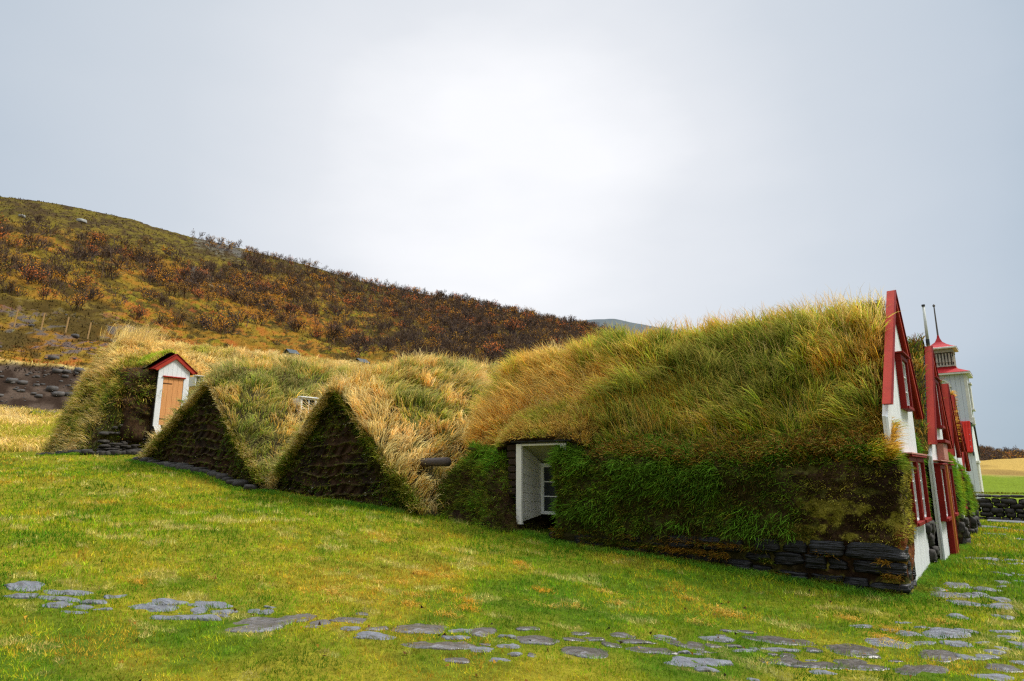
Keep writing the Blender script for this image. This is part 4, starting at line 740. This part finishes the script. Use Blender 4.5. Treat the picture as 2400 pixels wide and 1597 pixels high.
for (r0, z0), (r1, z1) in zip(prof[:-1], prof[1:]): m.poly8([(cx-r0, cy-r0, z0), (cx+r0, cy-r0, z0), (cx+r0, cy+r0, z0), (cx-r0, cy+r0, z0), (cx-r1, cy-r1, z1), (cx+r1, cy-r1, z1), (cx+r1, cy+r1, z1), (cx-r1, cy+r1, z1)])
sr = m.build('spire_roof', D.materials['bright_red_roof_paint'], CH)
m = MB(); m.tube((cx, cy, 7.3), (cx+.0, cy, 8.62), .035, .022, 8); m.tube((cx, cy, 8.60), (cx, cy, 8.66), .05, .05, 10); m.tube((cx, cy, 8.66), (cx, cy, 8.70), .05, .02, 10); m.build('finial_pole', mat('dark_pole', (.10, .09, .08), rough=.6, namt=.2), sr)
# arched tower window
def arch_frame(xc, y, z0, zs, hw, fw_, dep):
    m = MB(); m.box(xc-hw, xc-hw+fw_, y-dep, y, z0, zs); m.box(xc+hw-fw_, xc+hw, y-dep, y, z0, zs); m.box(xc-hw-.05, xc+hw+.05, y-dep-.03, y, z0-.07, z0); m.box(xc-hw-.04, xc+hw+.04, y-dep-.02, y, zs, zs+.05)
    k = 14
    for i in range(k):
        a, b = math.pi*i/k, math.pi*(i+1)/k; ro, ri = hw+.03, hw-.05; f = lambda r, t, yy: (xc+r*math.cos(t), yy, zs+.05+r*math.sin(t)*.82)
        m.poly8([f(ri, a, y-dep-.02), f(ro, a, y-dep-.02), f(ro, a, y), f(ri, a, y), f(ri, b, y-dep-.02), f(ro, b, y-dep-.02), f(ro, b, y), f(ri, b, y)])
    return m
xw = -2.38; am = arch_frame(xw, ty0-.032, 4.15, 5.02, .33, .10, .05); aw = am.build('window', M_cream, CH)
m = MB(); m.prism([(xw+.28*math.cos(t), ty0-.034, 5.07+.23*math.sin(t)) for t in np.linspace(0, math.pi, 14)], (0, -1, 0), .02); m.build('tympanum', M_white, aw)
m = MB(); m.box(xw-.22, xw+.22, ty0-.04, ty0-.034, 4.15, 5.02); m.build('pane', M_glass, aw)
m = MB(); [m.box(xw-.22, xw+.22, ty0-.055, ty0-.042, z, z+.03) for z in (4.45, 4.75)]; m.box(xw-.015, xw+.015, ty0-.06, ty0-.045, 4.15, 5.02); m.build('sash', M_white, aw)
m = MB(); m.box(tx1+.03, tx1+.09, 31.85, 32.4, 4.15, 5.15); m.box(tx1+.03, tx1+.13, 31.8, 32.45, 5.15, 5.22); m.box(tx1+.03, tx1+.13, 31.8, 32.45, 4.08, 4.15); m.build('window', M_cream, CH, .006)
m = MB(); m.box(-1.6, -1.52, 32.0, 32.9, .4, 2.0); m.box(-1.6, -1.48, 31.95, 32.95, 2.0, 2.1); m.build('door_surround', M_cream, CH, .006)
# dry-stone wall, track and far fence posts on the right
WL = thing('dry_stone_wall', 'low dark dry-stone wall crossing behind the church green', 'stone wall', (1, 27, .1))
L = []
for row in range(6):
    x = -2.3+rnd.uniform(0, .2)
    while x < 9:
        wd = rnd.uniform(.22, .5); hz = .085 if row < 5 else .05; L.append((x+wd/2, 27.1+rnd.uniform(-.04, .04), .13+row*.148+rnd.uniform(-.012, .012)-.0*x, wd/2, .26, hz*rnd.uniform(.85, 1.1), rnd.uniform(-.08, .08))); x += wd*1.02
stones_mesh('stones', L, M_stone, WL, 77, False, 8)
n = 2500; P = np.stack([G.uniform(-2.3, 9, n), G.uniform(26.9, 27.3, n), np.full(n, .95)], 1); P = P[fbm(P, 1.5, 2, 3) > .5]
tag(blades('wall_moss', P, np.tile([0, 0, 1.], (len(P), 1)), G.uniform(.03, .09, len(P)), .02, pick(P, [OLIVE, OLIVE*1.5, GREEN], 1, 6), WL), kind='stuff')
yy_ = np.linspace(25.4, 26.35, 8); xx_ = np.linspace(-1.2, 40, 120); X_, Y_ = np.meshgrid(xx_, yy_, indexing='ij'); Pp = np.stack([X_.ravel(), Y_.ravel(), terrain(X_.ravel(), Y_.ravel())+.02], 1)
tag(quads('path', Pp, grid_faces(120, 8), M_gravel), kind='structure')
def post(name, label, group, x, y, h, w, lean, m_):
    z = float(terrain(np.array([x]), np.array([y]))[0]); m = MB(); m.beam((x, y, z-.3), (x+lean[0], y+lean[1], z+h), (w, 0, 0), (0, w, 0))
    m.beam((x+lean[0], y+lean[1], z+h), (x+lean[0]*1.02, y+lean[1]*1.02, z+h+.04), (w*.5, 0, 0), (0, w*.5, 0)); o = m.build(name, m_, None); tag(o, label, 'fence post', group)
for k, (az, rr_) in enumerate(((76.89, 77), (75.32, 77), (73.84, 77), (72.42, 77))):
    a = math.radians(az); post('fence_post', ['leftmost pale fence post on the terrace above the gravel bank', 'second pale fence post from the left above the gravel bank', 'third pale fence post from the left above the gravel bank', 'pale fence post nearest the tall turf house on the terrace'][k], 'pale fence posts on the terrace', -math.sin(a)*rr_, math.cos(a)*rr_, 1.7, .06, (.05, .12), M_post)
a = math.radians(77.9); post('fence_post', 'short brown post in the dry grass at the left edge of the lawn', 'fence posts', -math.sin(a)*41, math.cos(a)*41, 1.0, .05, (.02, .03), M_wood)
for k in range(8):
    az = math.radians(2.2-k*.8); rr_ = 132; post('fence_post', f"small far fence post in the tan field, {['leftmost of the row', 'second from the left', 'third from the left', 'fourth from the left', 'fifth from the left', 'sixth from the left', 'seventh from the left', 'rightmost of the row'][k]}", 'far fence posts in the tan field', -math.sin(az)*rr_, math.cos(az)*rr_, 1.3, .09, (0, 0), M_wood)

# ================================================================== FLAGSTONES
FS = [(-8.39, 2.38, 0.196, 0.157), (-8.06, 2.26, 0.163, 0.089), (-7.93, 2.66, 0.213, 0.101), (-7.78, 2.51, 0.198, 0.068), (-7.59, 2.97, 0.084, 0.109), (-7.59, 2.45, 0.132, 0.095), (-7.49, 2.73, 0.113, 0.084), (-7.3, 2.66, 0.148, 0.063), (-7.13, 3.25, 0.228, 0.091), (-6.99, 3.09, 0.222, 0.118), (-6.78, 3.57, 0.22, 0.123), (-6.62, 3.33, 0.109, 0.141), (-6.43, 3.52, 0.111, 0.089), (-6.5, 3.13, 0.307, 0.119), (-6.22, 3.81, 0.139, 0.106), (-5.84, 3.51, 0.315, 0.261), (-5.74, 3.9, 0.152, 0.192), (-5.38, 3.9, 0.123, 0.132), (-5.28, 4.22, 0.187, 0.109), (-5.06, 4.01, 0.073, 0.083), (-4.73, 4.02, 0.15, 0.127), (-4.92, 4.2, 0.107, 0.08), (-4.64, 4.51, 0.235, 0.176), (-4.15, 4.81, 0.114, 0.139), (-4.18, 4.29, 0.253, 0.132), (-3.86, 4.46, 0.105, 0.066), (-3.66, 4.98, 0.171, 0.142), (-3.75, 4.69, 0.101, 0.081), (-3.45, 4.68, 0.07, 0.046), (-3.44, 5.27, 0.099, 0.061), (-3.33, 5.43, 0.101, 0.064), (-3.17, 5.05, 0.223, 0.133), (-3.02, 5.69, 0.172, 0.057), (-2.82, 5.55, 0.196, 0.096), (-2.68, 6.0, 0.151, 0.131), (-2.41, 5.57, 0.263, 0.132), (-4.22, 4.52, 0.102, 0.064), (-2.55, 6.4, 0.142, 0.104), (-2.06, 6.86, 0.306, 0.135), (-2.15, 6.41, 0.086, 0.052), (-1.98, 6.52, 0.13, 0.061), (-1.77, 6.73, 0.081, 0.076), (-1.49, 7.04, 0.244, 0.21), (-1.32, 7.56, 0.194, 0.185), (-1.89, 6.17, 0.156, 0.118), (-1.63, 6.27, 0.189, 0.101), (-1.35, 6.58, 0.217, 0.153), (-0.92, 6.77, 0.226, 0.175), (-1.18, 8.11, 0.112, 0.098), (-0.88, 8.33, 0.223, 0.174), (-0.76, 8.0, 0.108, 0.129), (-0.84, 7.43, 0.207, 0.156), (-0.58, 7.58, 0.171, 0.116), (-0.71, 8.6, 0.114, 0.084), (-1.04, 7.81, 0.141, 0.081), (-0.39, 8.83, 0.127, 0.054), (-0.29, 8.3, 0.097, 0.135), (-0.4, 8.07, 0.062, 0.073), (-0.45, 7.87, 0.076, 0.067), (-0.37, 7.32, 0.148, 0.125), (-0.44, 6.95, 0.141, 0.108), (-0.83, 9.22, 0.09, 0.108), (-0.43, 9.6, 0.083, 0.114), (-0.47, 10.23, 0.16, 0.174), (-0.82, 10.13, 0.171, 0.148), (-1.06, 10.54, 0.218, 0.226), (-0.99, 11.31, 0.193, 0.187), (-0.66, 11.21, 0.148, 0.157), (-0.67, 10.78, 0.085, 0.106), (-0.48, 10.64, 0.111, 0.121), (-0.81, 10.68, 0.133, 0.124), (-1.17, 10.85, 0.119, 0.109), (-0.5, 11.86, 0.103, 0.102), (-0.5, 11.51, 0.08, 0.07), (-0.25, 12.08, 0.083, 0.116), (-0.96, 14.48, 0.183, 0.215), (-0.67, 14.55, 0.171, 0.18), (-0.34, 14.65, 0.159, 0.164), (-1.16, 22.54, 0.292, 0.514), (-0.9, 19.47, 0.124, 0.155), (-0.69, 19.43, 0.137, 0.15), (-0.66, 21.97, 0.107, 0.298), (-0.49, 12.68, 0.082, 0.207), (-0.29, 12.78, 0.073, 0.171), (-0.33, 21.26, 0.122, 0.444), (-0.28, 18.39, 0.07, 0.21), (-0.66, 13.84, 0.06, 0.076), (-0.36, 14.11, 0.103, 0.09)]
rt_ = np.array([math.cos(HEAD), math.sin(HEAD)]); fw_ = np.array([-math.sin(HEAD), math.cos(HEAD)])
FQ = np.random.default_rng(5); base = [f for f in FS]
for _ in range(600):
    if len(FS) >= 132: break
    f = base[int(FQ.integers(0, len(base)))]
    if f[1] > 9 or f[0] < -7.6: continue
    a = float(FQ.uniform(.05, .11)); b = a*float(FQ.uniform(.45, .8)); px, py = f[0]+float(FQ.normal(0, .24)), f[1]+float(FQ.normal(0, .12))
    if all(abs((px-g[0])*rt_[0]+(py-g[1])*rt_[1]) > (a+g[2])*.95 or abs((px-g[0])*fw_[0]+(py-g[1])*fw_[1]) > (b+g[3])*.95 for g in FS): FS.append((px, py, a, b))
order = sorted(range(len(FS)), key=lambda i: FS[i][0]*rt_[0]+FS[i][1]*rt_[1])
ordn = ['first', 'second', 'third', 'fourth', 'fifth', 'sixth', 'seventh', 'eighth', 'ninth', 'tenth', 'eleventh', 'twelfth', 'thirteenth', 'fourteenth', 'fifteenth', 'sixteenth', 'seventeenth', 'eighteenth', 'nineteenth', 'twentieth', 'twenty-first', 'twenty-second', 'twenty-third', 'twenty-fourth', 'twenty-fifth', 'twenty-sixth', 'twenty-seventh', 'twenty-eighth', 'twenty-ninth', 'thirtieth', 'thirty-first', 'thirty-second', 'thirty-third', 'thirty-fourth', 'thirty-fifth', 'thirty-sixth', 'thirty-seventh', 'thirty-eighth', 'thirty-ninth', 'fortieth', 'forty-first', 'forty-second', 'forty-third', 'forty-fourth', 'forty-fifth', 'forty-sixth', 'forty-seventh', 'forty-eighth', 'forty-ninth', 'fiftieth', 'fifty-first', 'fifty-second', 'fifty-third', 'fifty-fourth', 'fifty-fifth', 'fifty-sixth', 'fifty-seventh', 'fifty-eighth']
def fstone(i, x, y, a, b):
    q = np.random.default_rng(500+i); th = np.linspace(0, 2*math.pi, 37)[:-1]; e = 2.6
    ca, sa = np.cos(th), np.sin(th); rad = (np.abs(ca)**e+np.abs(sa)**e)**(-1/e)*(1+.13*np.sin(2*th+q.uniform(0, 6))+.09*np.sin(3*th+q.uniform(0, 6))+.06*np.sin(5*th+q.uniform(0, 6)))*(1+q.normal(0, .025, 36))
    R = [0.02, .35, .65, .85, .96, 1.0, 1.02]; dz = [.010, .010, .009, .007, .002, -.010, -.05]; V = []
    for r, z in zip(R, dz):
        px = ca*rad*r*a*1.06; py = sa*rad*r*b*1.12; V.append(np.stack([px, py, np.full(36, z)], 1))
    V = np.concatenate(V); Wp = np.array([x, y])+V[:, :1]*rt_+V[:, 1:2]*fw_; z0 = terrain(np.array([x]), np.array([y]))[0]; sx, sy = q.normal(0, .02, 2)
    zt = terrain(Wp[:, 0], Wp[:, 1])*.8+z0*.2+V[:, 2]+(fbm(np.c_[Wp, np.zeros(len(Wp))], 7, 3, i)-.5)*.045+V[:, 0]*sx+V[:, 1]*sy
    nr, k = len(R), 36; F = []
    for j in range(nr-1):
        for m_ in range(k): F.append((j*k+m_, j*k+(m_+1) % k, (j+1)*k+(m_+1) % k, (j+1)*k+m_))
    P3 = np.c_[Wp, zt]; F = np.array(F)[:, ::-1]
    ctr = np.array([P3[:k].mean(0)]); V2 = np.concatenate([P3, ctr]); lp = np.concatenate([F.ravel(), np.array([(len(P3), m_, (m_+1) % k) for m_ in range(k)]).ravel()]); st = np.concatenate([np.arange(len(F))*4, len(F)*4+np.arange(k)*3])
    V2[:, :2] -= (x, y); V2[:, 2] -= z0
    o = mesh_np('flagstone', V2, lp, st, (M_flag if q.random() < .5 else M_flagg) if (x < -6.2 or y > 7.5) else (M_flagd if q.random() < .6 else M_flagg), None, None, True); o.location = (x, y, z0); return o
M_flagg = mat('grey_flagstone', (.13, .13, .145), rough=.5, spec=.45, nscale=8, namt=.6, bump=.03, bscale=12, stretch=(1, 3, 1), nlo=((.05, .045, .03), 4, .52))
M_flagd = mat('damp_flagstone', (.075, .062, .052), rough=.3, spec=.5, nscale=12, namt=.5, bump=.015, bscale=22, nlo=((.15, .14, .15), 5, .56))
cnt = {}
for rank, i in enumerate(order):
    x, y, a, b = FS[i]; o = fstone(i, x, y, a*1.04, b*.86)
    size = 'large' if a > .24 else ('mid-sized' if a > .13 else 'small'); tone = 'damp brown' if o.data.materials[0] == M_flagd else 'pale grey'
    zone = 'on the lawn path' if y < 5.8 and x < -1.9 else ('before the house corner' if y < 9 else 'beside the gable row')
    key = (size, tone, zone); cnt[key] = cnt.get(key, 0)+1
    tag(o, f"{ordn[cnt[key]-1]} from left of the {size} {tone} flagstones {zone}", 'flagstone', 'flagstones set in the grass')

# ================================================================== LAWN AND MEADOW GRASS
n = 520000; r = np.exp(G.uniform(math.log(3.2), math.log(44), n)); az = np.radians(G.uniform(-8, 82, n)); x, y = -np.sin(az)*r, np.cos(az)*r
ok = np.ones(n, bool)
for (sx, sy, a, b) in FS:
    dx, dy = x-sx, y-sy; u = (dx*rt_[0]+dy*rt_[1])/a; v = (dx*fw_[0]+dy*fw_[1])/(b*.86); ok &= ~((np.abs(u)**2.4+np.abs(v)**2.4) < .64)
ok &= ~((x < -1.55) & (y > 10.3) & (x > -24))
ok &= ~((y > 13.6) & (x < -1.33) & (x > -24)); ok &= ~((y > 25.3) & (x > -1.3)); ok &= (r < 40) | (np.degrees(az) < 30)
x, y, r = x[ok], y[ok], r[ok]; P = np.stack([x, y, terrain(x, y)-.004], 1); n = len(x)
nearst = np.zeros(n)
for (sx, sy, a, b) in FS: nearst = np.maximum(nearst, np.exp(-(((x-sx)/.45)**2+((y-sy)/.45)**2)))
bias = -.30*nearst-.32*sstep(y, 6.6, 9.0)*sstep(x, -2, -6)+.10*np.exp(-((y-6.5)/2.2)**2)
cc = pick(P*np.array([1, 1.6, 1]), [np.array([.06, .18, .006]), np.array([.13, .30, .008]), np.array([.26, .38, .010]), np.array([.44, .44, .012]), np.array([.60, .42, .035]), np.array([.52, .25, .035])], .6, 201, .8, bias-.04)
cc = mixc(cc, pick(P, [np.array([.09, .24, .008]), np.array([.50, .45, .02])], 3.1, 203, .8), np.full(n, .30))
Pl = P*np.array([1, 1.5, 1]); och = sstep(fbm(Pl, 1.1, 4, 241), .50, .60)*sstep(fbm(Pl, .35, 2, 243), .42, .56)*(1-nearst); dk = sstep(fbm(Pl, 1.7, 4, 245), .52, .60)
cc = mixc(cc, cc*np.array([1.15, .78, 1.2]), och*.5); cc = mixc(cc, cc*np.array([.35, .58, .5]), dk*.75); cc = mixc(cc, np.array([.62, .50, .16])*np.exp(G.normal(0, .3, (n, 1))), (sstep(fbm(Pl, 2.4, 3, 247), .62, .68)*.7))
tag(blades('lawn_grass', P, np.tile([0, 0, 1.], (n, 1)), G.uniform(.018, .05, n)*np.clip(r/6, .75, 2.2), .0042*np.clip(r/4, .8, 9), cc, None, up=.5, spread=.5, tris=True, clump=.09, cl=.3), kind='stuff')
# long tussocks in the lawn
n = 9000; kx = G.uniform(0, 1, 60); cxs = -G.uniform(.5, 9, 60); cys = G.uniform(3, 8, 60); cys = cys+np.array([1.0 if min(math.hypot(cx_-f[0], cy_-f[1]) for f in FS) < .45 else 0 for cx_, cy_ in zip(cxs, cys)]); i = G.integers(0, 60, n); x = cxs[i]+G.normal(0, .09, n); y = cys[i]+G.normal(0, .05, n); P = np.stack([x, y, terrain(x, y)], 1)
tag(blades('lawn_tussocks', P, np.tile([0, 0, 1.], (n, 1)), G.uniform(.04, .085, n), .004, pick(P, [GREEN*1.3, LIME, STRAW*.9, GOLD], 1, 207, .8, .1), None, lean=(.2, -.2, 0), up=.4, spread=.5, droop=1), kind='stuff')
# longer grass where lawn meets the walls
L_ = [(-15.6, 9.15, -10.2, 9.25), (-23, 9.0, -15.7, 8.85), (-29.6, 8.1, -24.6, 7.95), (-11.2, 10.1, -8, 9.9), (-7.0, 9.85, -1.4, 9.83), (-1.33, 9.9, -1.38, 12.8), (-1.25, 12.8, -1.2, 16.2), (-8, 10.0, -6.9, 10.0)]
Ps = []
for (xa, ya, xb, yb) in L_:
    l = math.hypot(xb-xa, yb-ya); k = int(2600*l/(1+.1*abs(xa))); t = G.uniform(0, 1, k); xq, yq = xa+(xb-xa)*t+G.normal(0, .08, k), ya+(yb-ya)*t+G.normal(0, .11, k); Ps.append(np.stack([xq, yq, terrain(xq, yq)], 1))
P = np.concatenate(Ps); tag(blades('wall_foot_grass', P, np.tile([0, -.2, 1.], (len(P), 1)), G.uniform(.05, .13, len(P)), .004+.0004*np.abs(P[:, 0]), pick(P, [DGREEN*1.5, GREEN, GREEN*1.3, OLIVE*1.6], 1, 209, .8), None, up=.6, spread=.45, droop=.9), kind='stuff')
# dry meadow grass at the left
n = 30000; r = G.uniform(39.5, 56, n); az = np.radians(G.uniform(67, 84, n)); x, y = -np.sin(az)*r, np.cos(az)*r; P = np.stack([x, y, terrain(x, y)], 1)
tag(blades('meadow_grass', P, np.tile([0, 0, 1.], (n, 1)), G.uniform(.25, .6, n), .03, pick(P, [LIME, OLIVE*3, STRAW, PALE], .25, 211, .8, .1), None, lean=(.2, 0, 0), up=.6, droop=.8), kind='stuff')
# ground cover on the hill
n = 150000; az = G.uniform(-8, 84, n); rc = crest_r(az); r = 61+(rc*1.0-61)*G.uniform(0, 1, n)**1.25; k_ = (az > 12) | (r > 190); az, r = az[k_], r[k_]; x, y = -np.sin(np.radians(az))*r, np.cos(np.radians(az))*r; P = np.stack([x, y, terrain(x, y)-.05], 1); n = len(x)
c = terr_cols(x, y)*np.exp(G.normal(0, .55, (n, 1))); c = np.clip(c*(1+G.normal(0, .12, (n, 3))), .005, .8)
tag(blades('hill_ground_cover', P, np.tile([0, 0, 1.], (n, 1)), G.uniform(.12, .42, n), .14*np.clip(r/90, .8, 2.5), c, None, up=.3, spread=.8, tris=True), kind='stuff')
# rubble on the gravel bank and around the fence
L = []
for k in range(420):
    az = math.radians(rnd.uniform(67, 84)); r_ = rnd.uniform(54.5, 62) if k < 330 else rnd.uniform(63.5, 88); x, y = -math.sin(az)*r_, math.cos(az)*r_; h = .05+rnd.random()**4*.30
    L.append((x, y, float(terrain(np.array([x]), np.array([y]))[0])+h*.2, h*1.3, h, h*.7, rnd.uniform(0, 3)))
tag(stones_mesh('rubble', L, mat('bank_rubble', (.07, .062, .055), rough=.75, nscale=3, namt=.5), None, 55, False, 5), kind='stuff')
for k, (az, te, s_, lb_) in enumerate(((73.83, .329, .75, 'larger of two pale boulders near the bare ridge at left'), (77.46, .3205, .5, 'small pale boulder near the ridge at the left edge of the hill'), (51.11, .2925, 1.0, 'pale boulder just under the ridge among brown shrubs'))):
    rr_ = np.linspace(80, float(crest_r(az))*.99, 400); xx = -np.sin(np.radians(az))*rr_; yy = np.cos(np.radians(az))*rr_; zz = terrain(xx, yy); i = int(np.argmin(np.abs((zz-1.7)/rr_-te)))
    o = stones_mesh('boulder', [(xx[i], yy[i], zz[i]+s_*.2, s_*1.3, s_, s_*.6, .4)], mat('pale_boulder', (.27, .27, .25), rough=.85, namt=.35), None, 60+k, False, 12); tag(o, lb_, 'boulder')
# fallen leaves
n = 260; r = np.exp(G.uniform(math.log(3.4), math.log(14), n)); az = np.radians(G.uniform(5, 80, n)); x, y = -np.sin(az)*r, np.cos(az)*r; P = np.stack([x, y, terrain(x, y)+.025], 1)
tag(blades('fallen_leaves', P, np.tile([0, 0, 1.], (n, 1)), G.uniform(.02, .05, n), .03, pick(P, [np.array([.03, .02, .015]), np.array([.10, .05, .02]), BROWN, np.array([.5, .25, .03])], 2, 220, 1.5), None, up=.0, nw=.1, spread=1, tris=True), kind='stuff')

# ================================================================== SHRUBS ON THE HILL
def shrub_geo(seed, leafy, light=False):
    q = np.random.default_rng(seed); S = []; ns = 6 if light else 9
    for i in range(ns):
        b = np.array([q.normal(0, .10), q.normal(0, .10), -.05]); d = norm(np.array([q.normal(0, .42), q.normal(0, .42), 1.])); l = q.uniform(.35, .55); e = b+d*l; S.append((b, e, .035, 0))
        for j in range(3 if light else 5):
            t = q.uniform(.4, 1); p = b+d*l*t; d2 = norm(d+q.normal(0, .45, 3)*np.array([1, 1, .5])); l2 = q.uniform(.2, .36); e2 = p+d2*l2; S.append((p, e2, .022, 1))
            for k in range(3 if light else 5):
                p3 = p+d2*l2*q.uniform(.35, 1); d3 = norm(d2+q.normal(0, .5, 3)+np.array([0, 0, .25])); S.append((p3, p3+d3*q.uniform(.10, .24), .013*(2 if light else 1), 2))
    A0 = np.array([s[0] for s in S]); B0 = np.array([s[1] for s in S]); w = np.array([s[2] for s in S])[:, None]; sd = norm(np.cross(B0-A0, q.normal(0, 1, A0.shape)))
    V = np.stack([A0-sd*w*.5, A0+sd*w*.5, B0+sd*w*.2, B0-sd*w*.2], 1).reshape(-1, 3); F = np.arange(len(V)).reshape(-1, 4)
    nl = (70 if light else 210) if leafy else (22 if light else 60); tw = B0[[i for i, s in enumerate(S) if s[3] > 0]]; P = tw[q.integers(0, len(tw), nl)]+q.normal(0, .05, (nl, 3)); u = norm(q.normal(0, 1, (nl, 3))); v = norm(np.cross(u, q.normal(0, 1, (nl, 3)))); z = (.075 if light else .045)
    LV = np.stack([P, P+u*z, P+v*z], 1).reshape(-1, 3)
    return V, F, LV
BR = [np.array([.070, .048, .036]), np.array([.085, .056, .038]), np.array([.055, .040, .038]), np.array([.10, .058, .034])]
LC = [np.array([.10, .058, .03]), np.array([.15, .085, .03]), np.array([.62, .27, .02]), np.array([.60, .17, .035]), np.array([.34, .17, .02])]
KIND = [('leafless dark brown', 0, False), ('brown', 1, False), ('golden yellow', 2, True), ('bright orange', 3, True), ('rusty olive', 4, True)]
protos = []
for k, (nm, ci, leafy) in enumerate(KIND):
    for v in range(2):
        V, F, LV = shrub_geo(900+k*7+v, leafy); q = np.random.default_rng(k*3+v)
        me = mesh_np('branches', V, F.ravel(), np.arange(len(F))*4, M_twig, None, np.repeat(BR[(k+v) % 4]*q.uniform(.7, 1.5, (len(F), 1)), 4, 0)); lf = mesh_np('foliage', LV, np.arange(len(LV)), np.arange(len(LV)//3)*3, M_leaf, None, np.repeat(LC[ci]*q.uniform(.5, 1.5, (len(LV)//3, 1)), 3, 0))
        protos.append((me.data, lf.data)); D.objects.remove(me); D.objects.remove(lf)
N_ = 22000; q = np.random.default_rng(77); az = q.uniform(-9, 90, N_); rc = crest_r(az); r = 66+(rc*1.01-66)*np.sqrt(q.uniform(0, 1, N_)); x, y = -np.sin(np.radians(az))*r, np.cos(np.radians(az))*r
P = np.stack([x, y, np.zeros(N_)], 1); cl = fbm(P, .06, 3, 301); fr = r/rc
dn = (.28+.85*sstep(cl+(.16*sstep(az, 64, 42)), .44, .58))*np.where(az > 62, 1-sstep(fr, .74, .88), 1.)
dn = np.where(r < 88, dn*(az < 66)*.6, dn); dn = np.where(az < 12, (r > 192)*1.0, dn); dn = np.where((fr > .93) & (az < 66) & (az > 54), .5, dn); dn = np.where((fr > .9) & (az <= 54), 1., dn)
dn *= .50+.30*np.clip(az < 50, 0, 1)
k_ = q.uniform(0, 1, N_) < dn*1.0; x, y, az, r, fr = x[k_], y[k_], az[k_], r[k_], fr[k_]; z = terrain(x, y)-.05; n = len(x)
ht = np.clip(q.normal(2.4, .8, n), .9, 4.6)*(1+.25*(az < 45)); low_ = q.uniform(0, 1, n) < .45; ht = np.where(low_, ht*.5, ht); P = np.stack([x, y, z], 1); cn = fbm(P, .03, 2, 303)*.6+q.uniform(0, 1, n)*.4
pk = q.uniform(0, 1, n); kd = np.where(pk < .50, 0, np.where(pk < .80, 1, 4)); warm = sstep(az, 52, 60)*(1-sstep(fr, .55, .8))
kd = np.where((pk > .55) & (pk < .55+.22*warm+.02), 2, kd); kd = np.where((pk > .90) & (pk < .90+.05+.05*warm), 3, kd); kd = np.where((pk > .8-.25*warm) & (kd == 0), 4, kd); kd = np.where(low_ & (az > 45) & (q.uniform(0, 1, n) < .6), 4, kd); kd = np.where((kd == 4) & (q.uniform(0, 1, n) < .12*(az > 45)), 2, kd)
sil = np.interp(az, [-9, 2.55, 2.6, 29.5, 30, 34, 38, 41, 45, 50, 60, 70, 72, 74, 78, 90], [0, 0, 9, 9, .217, .20, .17, .15, .155, .15, .158, .165, .155, .12, 0, 0])
vis = ((z+ht-1.7)/r > sil) & (az < 79) & (az > -4.5); app = np.where(vis, ht/r, -1); idx = np.argsort(-app)[:300]; isind = np.zeros(n, bool); isind[idx] = True
GRP = 'autumn birch shrubs on the hillside'
for i in idx:
    k = int(kd[i]); v = int(q.integers(0, 2)); bd, ld = protos[k*2+v]; s_ = float(ht[i])
    o = D.objects.new('birch_shrub', None); COL.objects.link(o); o.empty_display_size = .2; o.location = (x[i], y[i], z[i]); o.rotation_euler[2] = float(q.uniform(0, 6.28)); o.scale = (s_*.95, s_*.95, s_)
    zone = ('above the gravel bank at the left' if az[i] > 71.5 else 'above the door porch' if az[i] > 66 else 'above the roof vents' if az[i] > 56 else 'above the middle turf house' if az[i] > 45 else 'left of the front house roof' if az[i] > 30 else 'beyond the church green')
    hgt = 'low on the slope' if fr[i] < .55 else ('halfway up the slope' if fr[i] < .8 else 'near the ridge')
    tag(o, f"{KIND[k][0]} birch shrub {hgt} {zone}", 'shrub', GRP)
    for dta in (bd, ld):
        c_ = D.objects.new('branches' if dta is bd else 'foliage', dta); COL.objects.link(c_); c_.parent = o
AV, AF, AC, LVs, LCs, off = [], [], [], [], [], 0
lightp = [shrub_geo(950+k, KIND[k][2], True) for k in range(5)]
for i in np.where(~isind)[0]:
    if not vis[i] and (az[i] > 2.6) and (az[i] < 29) : continue
    V, F, LV = lightp[int(kd[i])]; t = q.uniform(0, 6.28); c, s_ = math.cos(t), math.sin(t); R = np.array([[c, s_, 0], [-s_, c, 0], [0, 0, 1]])*ht[i]; o_ = np.array([x[i], y[i], z[i]])
    AV.append(V@R+o_); AF.append(F+off); AC.append(np.repeat(BR[int(q.integers(0, 4))]*q.uniform(.7, 1.5, (len(F), 1)), 4, 0)); off += len(V); LVs.append(LV@R+o_); LCs.append(np.repeat(LC[int(kd[i])]*q.uniform(.5, 1.5, (len(LV)//3, 1)), 3, 0))
AF = np.concatenate(AF); fs = mesh_np('far_shrubs', np.concatenate(AV), AF.ravel(), np.arange(len(AF))*4, M_twig, None, np.concatenate(AC)); tag(fs, kind='stuff')
LVs = np.concatenate(LVs); fl_ = mesh_np('far_shrub_foliage', LVs, np.arange(len(LVs)), np.arange(len(LVs)//3)*3, M_leaf, None, np.concatenate(LCs)); tag(fl_, kind='stuff')
print('shrubs', n, 'individual', int(isind.sum()), 'visible', int(vis.sum()))
